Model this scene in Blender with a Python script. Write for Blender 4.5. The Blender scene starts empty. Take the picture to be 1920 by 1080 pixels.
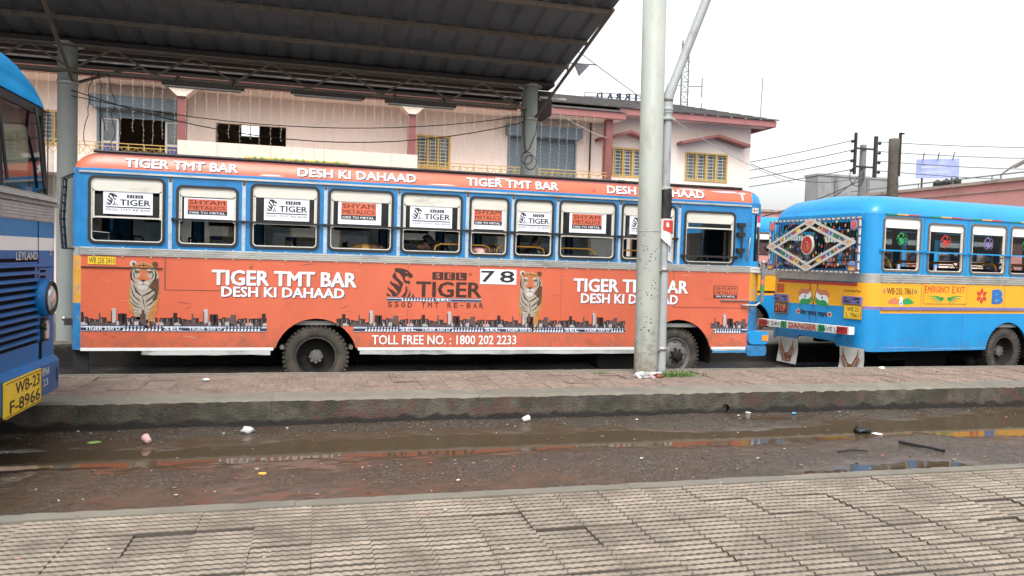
import bpy, bmesh, math, random
import numpy as np
from mathutils import Vector, Matrix, geometry, noise

SC = bpy.context.scene
COL = SC.collection
R = math.radians

# ------------------------------------------------------------------ camera
CAM_Z = 1.8
YAW, PITCH, ROLL = R(14.7), math.atan(55/1400), R(1.7)
cd = bpy.data.cameras.new('camera'); cam = bpy.data.objects.new('camera', cd); COL.objects.link(cam)
cd.sensor_fit = 'HORIZONTAL'; cd.sensor_width = 36; cd.lens = 26.25; cd.clip_start = .05; cd.clip_end = 2000
fw = Vector((math.sin(YAW)*math.cos(PITCH), math.cos(YAW)*math.cos(PITCH), -math.sin(PITCH)))
r0 = Vector((math.cos(YAW), -math.sin(YAW), 0)); u0 = r0.cross(fw)
rt = r0*math.cos(ROLL)+u0*math.sin(ROLL); up = rt.cross(fw)
cam.matrix_world = Matrix(((rt.x, up.x, -fw.x, 0), (rt.y, up.y, -fw.y, 0), (rt.z, up.z, -fw.z, CAM_Z), (0, 0, 0, 1)))
SC.camera = cam

# ------------------------------------------------------------------ overcast daylight
SUN_EL, SUN_AZ = R(58), R(200)
w = bpy.data.worlds.new('World'); SC.world = w; w.use_nodes = True
nt = w.node_tree; bg = nt.nodes['Background']
sky = nt.nodes.new('ShaderNodeTexSky'); sky.sky_type = 'NISHITA'; sky.sun_disc = False
sky.sun_elevation = SUN_EL; sky.sun_rotation = SUN_AZ; sky.dust_density = 4.0; sky.ozone_density = 1.0; sky.air_density = 1.2
hs = nt.nodes.new('ShaderNodeHueSaturation'); hs.inputs['Saturation'].default_value = .13
nt.links.new(sky.outputs[0], hs.inputs['Color']); nt.links.new(hs.outputs[0], bg.inputs['Color'])
bg.inputs['Strength'].default_value = .15
sl = bpy.data.lights.new('sun', 'SUN'); sl.energy = .8; sl.angle = R(25); sl.color = (1, .97, .93)
so = bpy.data.objects.new('sun', sl); COL.objects.link(so)
so.location = (0, 0, 40)
sdir = Vector((math.sin(SUN_AZ)*math.cos(SUN_EL), math.cos(SUN_AZ)*math.cos(SUN_EL), math.sin(SUN_EL)))
so.rotation_euler = sdir.to_track_quat('Z', 'Y').to_euler()
vs = SC.view_settings; vs.view_transform = 'Standard'; vs.look = 'None'; vs.gamma = 1; vs.exposure = 1.08
SC.render.engine = 'CYCLES'
SC.cycles.use_denoising = True
SC.cycles.max_bounces = 6; SC.cycles.transparent_max_bounces = 14
SC.cycles.sample_clamp_indirect = 6

# ------------------------------------------------------------------ materials
MATS = {}
def M(name, col, rough=.5, metal=0., var=.12, scale=3., bump=0., bscale=60., dirt=None, spec=.5, coat=0., stretch=(1, 1, 1), rnd=0.):
    """procedural paint / stone / metal: colour mottling, optional dirt (colour, amount, scale), fine relief"""
    m = bpy.data.materials.new(name); m.use_nodes = True; t = m.node_tree; N = t.nodes; L = t.links
    b = N['Principled BSDF']; b.inputs['Metallic'].default_value = metal
    b.inputs['Specular IOR Level'].default_value = spec; b.inputs['Coat Weight'].default_value = coat
    geo = N.new('ShaderNodeNewGeometry'); mp = N.new('ShaderNodeMapping'); mp.inputs['Scale'].default_value = stretch
    L.new(geo.outputs['Position'], mp.inputs['Vector'])
    nz = N.new('ShaderNodeTexNoise'); nz.inputs['Scale'].default_value = scale; nz.inputs['Detail'].default_value = 7; nz.inputs['Roughness'].default_value = .62
    L.new(mp.outputs[0], nz.inputs['Vector'])
    cr = N.new('ShaderNodeValToRGB'); e = cr.color_ramp.elements
    e[0].position = .3; e[1].position = .7
    e[0].color = (*[c*(1-var) for c in col], 1); e[1].color = (*[min(1, c*(1+var)) for c in col], 1)
    L.new(nz.outputs[0], cr.inputs[0]); out = cr.outputs[0]
    rr = N.new('ShaderNodeMapRange'); rr.inputs[1].default_value = .3; rr.inputs[2].default_value = .7
    rr.inputs[3].default_value = max(.02, rough-.08); rr.inputs[4].default_value = min(1, rough+.1)
    L.new(nz.outputs[0], rr.inputs[0]); L.new(rr.outputs[0], b.inputs['Roughness'])
    if dirt:
        dc, amt, ds = dirt
        n2 = N.new('ShaderNodeTexNoise'); n2.inputs['Scale'].default_value = ds; n2.inputs['Detail'].default_value = 8; n2.inputs['Roughness'].default_value = .7
        L.new(mp.outputs[0], n2.inputs['Vector'])
        r2 = N.new('ShaderNodeMapRange'); r2.inputs[1].default_value = .62-.25*amt; r2.inputs[2].default_value = .72-.12*amt
        r2.inputs[4].default_value = min(1, .35+amt*.6); L.new(n2.outputs[0], r2.inputs[0])
        mx = N.new('ShaderNodeMixRGB'); mx.inputs[2].default_value = (*dc, 1)
        L.new(r2.outputs[0], mx.inputs[0]); L.new(out, mx.inputs[1]); out = mx.outputs[0]
    if rnd:
        oi = N.new('ShaderNodeObjectInfo'); r3 = N.new('ShaderNodeMapRange'); r3.inputs[3].default_value = 1-rnd; r3.inputs[4].default_value = 1+rnd
        L.new(oi.outputs['Random'], r3.inputs[0])
        vm = N.new('ShaderNodeMixRGB'); vm.blend_type = 'MULTIPLY'; vm.inputs[0].default_value = 1
        L.new(out, vm.inputs[1]); L.new(r3.outputs[0], vm.inputs[2]); out = vm.outputs[0]
    L.new(out, b.inputs['Base Color'])
    if bump:
        n3 = N.new('ShaderNodeTexNoise'); n3.inputs['Scale'].default_value = bscale; n3.inputs['Detail'].default_value = 5
        L.new(mp.outputs[0], n3.inputs['Vector'])
        bp = N.new('ShaderNodeBump'); bp.inputs['Strength'].default_value = bump; bp.inputs['Distance'].default_value = .02
        L.new(n3.outputs[0], bp.inputs['Height']); L.new(bp.outputs[0], b.inputs['Normal'])
    MATS[name] = m
    return m

def glass_mat(name, tint, gloss=.06):
    m = bpy.data.materials.new(name); m.use_nodes = True; t = m.node_tree; N = t.nodes; L = t.links
    N.remove(N['Principled BSDF']); o = N['Material Output']
    tr = N.new('ShaderNodeBsdfTransparent'); tr.inputs[0].default_value = (*tint, 1)
    gl = N.new('ShaderNodeBsdfGlossy'); gl.inputs['Roughness'].default_value = .04; gl.inputs[0].default_value = (1, 1, 1, 1)
    fr = N.new('ShaderNodeFresnel'); fr.inputs[0].default_value = 1.45
    mx = N.new('ShaderNodeMixShader'); L.new(fr.outputs[0], mx.inputs[0]); L.new(tr.outputs[0], mx.inputs[1]); L.new(gl.outputs[0], mx.inputs[2])
    L.new(mx.outputs[0], o.inputs[0]); MATS[name] = m

GRIME = (.05, .04, .03)
M('orange', (.585, .125, .062), .36, var=.10, scale=1.1, bump=.55, bscale=1.7, dirt=((.40, .10, .06), .22, 2.8), stretch=(1, 1, .55))
M('blue1', (.013, .18, .43), .38, var=.16, scale=4, bump=.06, bscale=9, dirt=((.05, .07, .08), .28, 5))
M('blue2', (.012, .255, .57), .32, var=.10, scale=1.5, bump=.3, bscale=2.4, dirt=((.05, .16, .3), .06, 3))
M('blue3', (.004, .125, .36), .42, var=.22, scale=3, bump=.2, bscale=4, spec=.3, dirt=((.03, .05, .16), .3, 2.6))
M('flaky', (.62, .30, .03), .6, var=.2, scale=6, bump=.3, bscale=20, dirt=((.20, .21, .20), .5, 6))
M('flaky_blue', (.015, .16, .36), .55, var=.2, scale=6, bump=.3, bscale=20, dirt=((.28, .25, .20), .35, 7))
M('yellow', (.80, .37, .018), .4, var=.06, scale=2, dirt=((.45, .22, .03), .1, 4))
M('yellow_plate', (.80, .52, .03), .45, var=.06, dirt=((.3, .2, .03), .15, 12))
M('red', (.50, .035, .03), .4); M('maroon', (.23, .075, .068), .5, var=.15, dirt=((.12, .05, .05), .25, 3))
M('purple', (.20, .16, .36), .4); M('green', (.02, .28, .08), .4); M('pinkred', (.62, .05, .12), .4)
M('white', (.78, .78, .76), .45, var=.05, dirt=((.45, .42, .36), .12, 6))
M('print_white', (.80, .82, .86), .5, var=.03)
M('print_shadow', (.10, .06, .09), .5)
M('print_dark', (.045, .016, .012), .45, var=.2)
M('print_black', (.018, .018, .02), .45)
M('poster', (.76, .78, .84), .45, var=.04, dirt=((.5, .5, .5), .1, 9))
M('offwhite', (.62, .60, .53), .55, var=.08, scale=4, dirt=((.28, .24, .18), .22, 7), stretch=(.4, 1, 1))
M('skirt', (.48, .50, .48), .6, var=.15, dirt=((.06, .05, .04), .62, 4), stretch=(.3, 1, 1))
M('rubber', (.018, .018, .019), .55); M('black', (.012, .012, .013), .45); M('under', (.008, .0075, .007), .9, spec=.08)
M('alu', (.55, .55, .52), .38, metal=.75, var=.12, scale=8, dirt=((.16, .14, .10), .32, 6), stretch=(.3, 1, 1))
M('lightstrip', (.42, .52, .62), .4, metal=.3, var=.15, scale=10, dirt=((.12, .16, .2), .3, 12))
M('steel', (.35, .34, .32), .45, metal=.6, var=.2, scale=12, dirt=((.16, .08, .04), .25, 14))
M('tyre', (.036, .031, .026), .85, var=.25, scale=9, bump=.1, bscale=50, dirt=((.105, .085, .062), .62, 4))
M('rim_dark', (.016, .015, .014), .75, var=.3, scale=8, spec=.2, dirt=((.09, .07, .05), .12, 9))
M('rim_grey', (.12, .11, .10), .6, var=.2, scale=8, dirt=((.05, .04, .03), .3, 9))
M('seat', (.02, .025, .045), .75, var=.2, scale=10, bump=.1, bscale=80); M('seat_grey', (.30, .29, .27), .7, var=.1)
M('rail_yellow', (.42, .20, .02), .35); M('pale_lilac', (.42, .42, .62), .4)
M('interior', (.22, .22, .21), .7); M('interior_light', (.52, .51, .48), .6)
M('cream_board', (.62, .50, .26), .55); M('lic_blue', (.05, .08, .35), .5)
M('tig_cream', (.38, .32, .25), .5, var=.12, scale=30); M('tig_ochre', (.45, .19, .055), .5, var=.25, scale=25)
M('tig_brown', (.10, .045, .022), .5, var=.3, scale=25); M('tig_nose', (.48, .14, .055), .5, var=.15, scale=25); M('tig_white', (.50, .46, .42), .5)
M('sky_dark', (.025, .012, .012), .5); M('sky_mid', (.10, .065, .06), .5); M('sky_light', (.42, .40, .40), .5); M('rod_navy', (.025, .03, .06), .4); M('rod_pale', (.42, .46, .55), .35)
M('bead_orange', (.55, .19, .09), .35); M('bead_blue', (.04, .14, .42), .35); M('bead_yellow', (.80, .55, .12), .35); M('bead_red', (.5, .06, .05), .35); M('bead_green', (.04, .22, .10), .35)
M('frame_pale', (.62, .60, .53), .4); M('peach', (.72, .36, .22), .45); M('eagle', (.22, .075, .03), .55, var=.3, scale=40)
M('flap_white', (.55, .54, .49), .6, var=.1, dirt=((.2, .17, .12), .2, 12))
M('skin', (.22, .11, .06), .55); M('hair', (.01, .009, .008), .5); M('shirt_pink', (.62, .34, .32), .75, bump=.2, bscale=25); M('shirt_mustard', (.26, .15, .03), .8, bump=.2, bscale=25); M('cloth_dark', (.02, .022, .035), .8, bump=.2, bscale=25); M('shirt_white', (.6, .6, .6), .8)
M('lens', (.6, .6, .58), .12, metal=.5, var=.2, scale=20); M('amber', (.7, .25, .03), .3); M('red_lamp', (.45, .03, .02), .25)
# place
M('pink_wall', (.80, .675, .60), .85, var=.06, scale=.8, bump=.1, bscale=14, dirt=((.62, .50, .43), .24, 1.6), stretch=(1, 1, .25))
M('cream_wall', (.80, .66, .56), .85, var=.04, scale=1, bump=.05, bscale=14, dirt=((.55, .45, .38), .12, 2), stretch=(1, 1, .4))
M('fascia', (.34, .135, .125), .7, var=.12, scale=2, dirt=((.22, .10, .10), .25, 2))
M('roof_tile', (.060, .056, .054), .85, var=.5, scale=4, bump=.6, bscale=12, dirt=((.20, .19, .18), .28, 5), stretch=(.5, 1, 1))
M('shutter', (.155, .20, .235), .5, metal=.2, var=.12, scale=3, dirt=((.08, .09, .1), .25, 3))
M('brown_dark', (.20, .135, .10), .8, var=.2); M('win_yellow', (.50, .32, .085), .5, var=.12, scale=5); M('bar_white', (.60, .60, .56), .5)
M('pane_grey', (.15, .165, .17), .2, var=.3, scale=2.5); M('daylight_glow', (.8, .85, .8), .5); M('upvc', (.62, .65, .68), .4)
M('string_pale', (.50, .44, .36), .5, var=.1); M('banner', (.62, .42, .08), .6, var=.3, scale=2, dirt=((.25, .2, .05), .3, 5))
M('pole_paint', (.335, .355, .315), .55, var=.12, scale=3, bump=.05, bscale=20, dirt=((.21, .20, .145), .34, 5), stretch=(1, 1, .3))
M('pipe_grey', (.33, .35, .35), .5, var=.12, scale=5, dirt=((.13, .12, .10), .28, 7), stretch=(1, 1, .35))
M('col_grey', (.36, .38, .35), .6, var=.1, scale=3, dirt=((.2, .19, .16), .2, 4), stretch=(1, 1, .4))
M('iron', (.035, .028, .024), .7, metal=.2, var=.3, scale=8, dirt=((.11, .05, .025), .35, 7))
M('truss', (.155, .125, .10), .7, metal=.2, var=.25, scale=8, dirt=((.10, .05, .03), .35, 7))
M('sheet', (.11, .115, .125), .5, metal=.3, var=.15, scale=2, dirt=((.03, .03, .03), .25, 2))
M('concrete', (.165, .15, .12), .8, var=.18, scale=4, bump=.25, bscale=30, dirt=((.13, .12, .085), .3, 3), rnd=.08)
M('tile', (.175, .126, .100), .7, var=.34, scale=14, bump=.15, bscale=60, dirt=((.085, .062, .045), .4, 2.2), rnd=.12)
M('tile_gap', (.060, .044, .034), .85, var=.25, scale=6, rnd=.1)
M('tile_near_gap', (.070, .057, .044), .85, var=.25, scale=6, rnd=.1)
M('tile_near', (.225, .185, .145), .75, var=.30, scale=9, bump=.15, bscale=60, dirt=((.085, .066, .048), .5, 1.5), rnd=.13)
M('grout', (.075, .058, .046), .9, var=.2)
M('lane', (.027, .024, .022), .32, var=.3, scale=1.4, bump=.35, bscale=22, dirt=((.10, .085, .07), .3, 1.1))
M('ground', (.11, .10, .088), .85, var=.2, scale=.5, bump=.2, bscale=8)
M('post_wood', (.085, .075, .058), .9, var=.3, scale=5, bump=.4, bscale=14, dirt=((.05, .07, .03), .25, 3))
M('pole_far', (.17, .175, .18), .8, var=.15); M('stained', (.26, .27, .27), .9, var=.2, scale=.5, dirt=((.03, .035, .04), .5, .45), stretch=(1, 1, .4))
M('pink_far', (.56, .27, .25), .9, var=.08, scale=.5, dirt=((.34, .17, .15), .25, .7)); M('coping_far', (.36, .30, .25), .9, dirt=((.08, .08, .07), .4, 1.2))
M('billboard', (.30, .36, .62), .6, var=.25, scale=1.5); M('wire', (.02, .02, .02), .6)
M('grass', (.075, .17, .025), .7, var=.35, scale=30); M('paper', (.66, .65, .61), .7, var=.1); M('plastic_grey', (.52, .53, .54), .3); M('rag', (.20, .06, .035), .9, var=.3, scale=20)
M('leaf', (.20, .14, .05), .8, var=.4, scale=20); M('scrap_blue', (.10, .32, .55), .5); M('scrap_green', (.22, .36, .10), .6); M('wrapper', (.72, .40, .06), .5); M('cup_pink', (.62, .38, .36), .6); M('brick', (.35, .10, .06), .9, var=.2)
MATS['daylight_glow'].node_tree.nodes['Principled BSDF'].inputs['Emission Color'].default_value = (.9, 1, .92, 1); MATS['daylight_glow'].node_tree.nodes['Principled BSDF'].inputs['Emission Strength'].default_value = .8  # emission stands in for daylight coming through the inner window
glass_mat('glass', (.42, .46, .47)); glass_mat('glass_clear', (.72, .76, .78)); glass_mat('glass_green', (.30, .36, .35))

def kerb_material():
    """old cast kerb: bare concrete, moss and soot patches, worn maroon paint, wet black foot"""
    m = M('kerb_face', (.080, .070, .053), .85, var=.5, scale=6, bump=.7, bscale=38, dirt=((.012, .0155, .007), .70, 1.25))
    t = m.node_tree; N = t.nodes; L = t.links; b = N['Principled BSDF']
    src = b.inputs['Base Color'].links[0].from_socket
    geo = N.new('ShaderNodeNewGeometry'); sx = N.new('ShaderNodeSeparateXYZ'); L.new(geo.outputs['Position'], sx.inputs[0])
    # worn maroon paint bands along the kerb
    n = N.new('ShaderNodeTexNoise'); n.noise_dimensions = '1D'; n.inputs['Scale'].default_value = .75; L.new(sx.outputs[0], n.inputs['W'])
    n2 = N.new('ShaderNodeTexNoise'); n2.inputs['Scale'].default_value = 9; n2.inputs['Detail'].default_value = 8; L.new(geo.outputs['Position'], n2.inputs['Vector'])
    a = N.new('ShaderNodeMath'); a.operation = 'MULTIPLY'; L.new(n.outputs[0], a.inputs[0]); L.new(n2.outputs[0], a.inputs[1])
    r = N.new('ShaderNodeMapRange'); r.inputs[1].default_value = .25; r.inputs[2].default_value = .36; r.inputs[4].default_value = .55; L.new(a.outputs[0], r.inputs[0])
    mx = N.new('ShaderNodeMixRGB'); mx.inputs[2].default_value = (.095, .034, .030, 1); L.new(r.outputs[0], mx.inputs[0]); L.new(src, mx.inputs[1])
    # wet soot line splashed up from the gutter
    n3 = N.new('ShaderNodeTexNoise'); n3.inputs['Scale'].default_value = 5; n3.inputs['Detail'].default_value = 6; L.new(geo.outputs['Position'], n3.inputs['Vector'])
    k = N.new('ShaderNodeMath'); k.operation = 'MULTIPLY_ADD'; k.inputs[1].default_value = .20; L.new(n3.outputs[0], k.inputs[0]); L.new(sx.outputs[2], k.inputs[2])
    r2 = N.new('ShaderNodeMapRange'); r2.inputs[1].default_value = .165; r2.inputs[2].default_value = .195; r2.inputs[3].default_value = .92; r2.inputs[4].default_value = 0; L.new(k.outputs[0], r2.inputs[0])
    mx2 = N.new('ShaderNodeMixRGB'); mx2.inputs[2].default_value = (.012, .010, .008, 1); L.new(r2.outputs[0], mx2.inputs[0]); L.new(mx.outputs[0], mx2.inputs[1])
    L.new(mx2.outputs[0], b.inputs['Base Color'])
kerb_material()

def road_material():
    """wet tarmac: grit relief, brown silt where the surface dips (vertex attribute wet = low and soaked)"""
    m = bpy.data.materials.new('road'); m.use_nodes = True; t = m.node_tree; N = t.nodes; L = t.links; b = N['Principled BSDF']
    at = N.new('ShaderNodeAttribute'); at.attribute_name = 'wet'
    geo = N.new('ShaderNodeNewGeometry')
    n1 = N.new('ShaderNodeTexNoise'); n1.inputs['Scale'].default_value = 48; n1.inputs['Detail'].default_value = 5; n1.inputs['Roughness'].default_value = .7; L.new(geo.outputs['Position'], n1.inputs['Vector'])
    c1 = N.new('ShaderNodeValToRGB'); e = c1.color_ramp.elements; e[0].position = .36; e[0].color = (.022, .017, .013, 1); e[1].position = .72; e[1].color = (.33, .28, .225, 1); em = c1.color_ramp.elements.new(.56); em.color = (.086, .068, .053, 1); L.new(n1.outputs[0], c1.inputs[0])
    n2 = N.new('ShaderNodeTexNoise'); n2.inputs['Scale'].default_value = 2.4; n2.inputs['Detail'].default_value = 7; L.new(geo.outputs['Position'], n2.inputs['Vector'])
    ad = N.new('ShaderNodeMath'); ad.operation = 'ADD'; L.new(at.outputs['Fac'], ad.inputs[0]); L.new(n2.outputs[0], ad.inputs[1])
    r = N.new('ShaderNodeMapRange'); r.inputs[1].default_value = .78; r.inputs[2].default_value = 1.3; L.new(ad.outputs[0], r.inputs[0])
    mx = N.new('ShaderNodeMixRGB'); mx.inputs[2].default_value = (.070, .046, .029, 1); L.new(r.outputs[0], mx.inputs[0]); L.new(c1.outputs[0], mx.inputs[1]); L.new(mx.outputs[0], b.inputs['Base Color'])
    r2 = N.new('ShaderNodeMapRange'); r2.inputs[1].default_value = .35; r2.inputs[2].default_value = 1.2; r2.inputs[3].default_value = .40; r2.inputs[4].default_value = .11; L.new(ad.outputs[0], r2.inputs[0]); L.new(r2.outputs[0], b.inputs['Roughness'])
    bp = N.new('ShaderNodeBump'); bp.inputs['Distance'].default_value = .025; L.new(n1.outputs[0], bp.inputs['Height'])
    r3 = N.new('ShaderNodeMapRange'); r3.inputs[1].default_value = .5; r3.inputs[2].default_value = 1.3; r3.inputs[3].default_value = 1.0; r3.inputs[4].default_value = .06; L.new(ad.outputs[0], r3.inputs[0]); L.new(r3.outputs[0], bp.inputs['Strength'])
    L.new(bp.outputs[0], b.inputs['Normal']); MATS['road'] = m
road_material()

def water_material():
    m = bpy.data.materials.new('water'); m.use_nodes = True; t = m.node_tree; N = t.nodes; L = t.links; b = N['Principled BSDF']
    b.inputs['Base Color'].default_value = (.062, .043, .025, 1); b.inputs['Roughness'].default_value = .045; b.inputs['IOR'].default_value = 1.33
    n = N.new('ShaderNodeTexNoise'); n.inputs['Scale'].default_value = 3; n.inputs['Detail'].default_value = 2
    geo = N.new('ShaderNodeNewGeometry'); L.new(geo.outputs['Position'], n.inputs['Vector'])
    bp = N.new('ShaderNodeBump'); bp.inputs['Strength'].default_value = .06; bp.inputs['Distance'].default_value = .01; L.new(n.outputs[0], bp.inputs['Height']); L.new(bp.outputs[0], b.inputs['Normal'])
    MATS['water'] = m
water_material()

def speckled_pole():
    """painted pole with flaked black specks and rust blots"""
    m = MATS['pole_paint']; t = m.node_tree; N = t.nodes; L = t.links; b = N['Principled BSDF']; src = b.inputs['Base Color'].links[0].from_socket
    geo = N.new('ShaderNodeNewGeometry'); sx = N.new('ShaderNodeSeparateXYZ'); L.new(geo.outputs['Position'], sx.inputs[0])
    vo = N.new('ShaderNodeTexVoronoi'); vo.inputs['Scale'].default_value = 22; vo.inputs['Randomness'].default_value = 1; L.new(geo.outputs['Position'], vo.inputs['Vector'])
    lt = N.new('ShaderNodeMapRange'); lt.inputs[1].default_value = .20; lt.inputs[2].default_value = .26; lt.inputs[3].default_value = 1; lt.inputs[4].default_value = 0; L.new(vo.outputs['Distance'], lt.inputs[0])
    nz = N.new('ShaderNodeTexNoise'); nz.inputs['Scale'].default_value = 4; L.new(geo.outputs['Position'], nz.inputs['Vector'])
    th = N.new('ShaderNodeMapRange'); th.inputs[1].default_value = .40; th.inputs[2].default_value = .5; L.new(nz.outputs[0], th.inputs[0])
    hz = N.new('ShaderNodeMapRange'); hz.inputs[1].default_value = 1.9; hz.inputs[2].default_value = 2.4; hz.inputs[3].default_value = 1; hz.inputs[4].default_value = .0; L.new(sx.outputs[2], hz.inputs[0])
    m1 = N.new('ShaderNodeMath'); m1.operation = 'MULTIPLY'; L.new(lt.outputs[0], m1.inputs[0]); L.new(th.outputs[0], m1.inputs[1])
    m2 = N.new('ShaderNodeMath'); m2.operation = 'MULTIPLY'; L.new(m1.outputs[0], m2.inputs[0]); L.new(hz.outputs[0], m2.inputs[1])
    mx = N.new('ShaderNodeMixRGB'); mx.inputs[2].default_value = (.06, .05, .035, 1); L.new(m2.outputs[0], mx.inputs[0]); L.new(src, mx.inputs[1]); L.new(mx.outputs[0], b.inputs['Base Color'])
speckled_pole()

def splash(name, zlo, zhi, col, amt, sc=7.):
    """dried mud thrown up from the road: noise-shaped spatter, denser low on the panel"""
    m = MATS[name]; t = m.node_tree; N = t.nodes; L = t.links; b = N['Principled BSDF']; src = b.inputs['Base Color'].links[0].from_socket
    geo = N.new('ShaderNodeNewGeometry'); sx = N.new('ShaderNodeSeparateXYZ'); L.new(geo.outputs['Position'], sx.inputs[0])
    n = N.new('ShaderNodeTexNoise'); n.inputs['Scale'].default_value = sc; n.inputs['Detail'].default_value = 9; n.inputs['Roughness'].default_value = .75; L.new(geo.outputs['Position'], n.inputs['Vector'])
    h = N.new('ShaderNodeMapRange'); h.inputs[1].default_value = zlo; h.inputs[2].default_value = zhi; h.inputs[3].default_value = .16; h.inputs[4].default_value = -.22; L.new(sx.outputs[2], h.inputs[0])
    a = N.new('ShaderNodeMath'); a.operation = 'ADD'; L.new(n.outputs[0], a.inputs[0]); L.new(h.outputs[0], a.inputs[1])
    r = N.new('ShaderNodeMapRange'); r.inputs[1].default_value = .5; r.inputs[2].default_value = .72; r.inputs[4].default_value = amt; L.new(a.outputs[0], r.inputs[0])
    mx = N.new('ShaderNodeMixRGB'); mx.inputs[2].default_value = (*col, 1); L.new(r.outputs[0], mx.inputs[0]); L.new(src, mx.inputs[1]); L.new(mx.outputs[0], b.inputs['Base Color'])
splash('orange', .35, 1.1, (.20, .11, .075), .55); splash('blue2', .25, 1.0, (.09, .12, .14), .4); splash('blue3', .5, 1.3, (.07, .07, .08), .5); splash('pole_paint', .3, 1.6, (.15, .10, .055), .7, 9)

# ------------------------------------------------------------------ mesh builder
def V(*a): return Vector(a)
_TXT = {}
def text_tris(s, bold):
    """outline-filled lettering as 2-D triangles in a unit box"""
    k = (s, bold)
    if k not in _TXT:
        cu = bpy.data.curves.new('lettering', 'FONT'); cu.body = s; cu.offset = bold; cu.fill_mode = 'FRONT' if hasattr(cu, 'fill_mode') else cu.fill_mode
        cu.resolution_u = 2
        o = bpy.data.objects.new('lettering', cu); COL.objects.link(o)
        dg = bpy.context.evaluated_depsgraph_get(); me = bpy.data.meshes.new_from_object(o.evaluated_get(dg))
        vs = [(v.co.x, v.co.y) for v in me.vertices]; fs = [tuple(p.vertices) for p in me.polygons]
        bpy.data.objects.remove(o); bpy.data.curves.remove(cu); bpy.data.meshes.remove(me)
        x0 = min(v[0] for v in vs); x1 = max(v[0] for v in vs); y0 = min(v[1] for v in vs); y1 = max(v[1] for v in vs)
        _TXT[k] = ([((x-x0)/(x1-x0), (y-y0)/(y1-y0)) for x, y in vs], fs)
    return _TXT[k]

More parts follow.
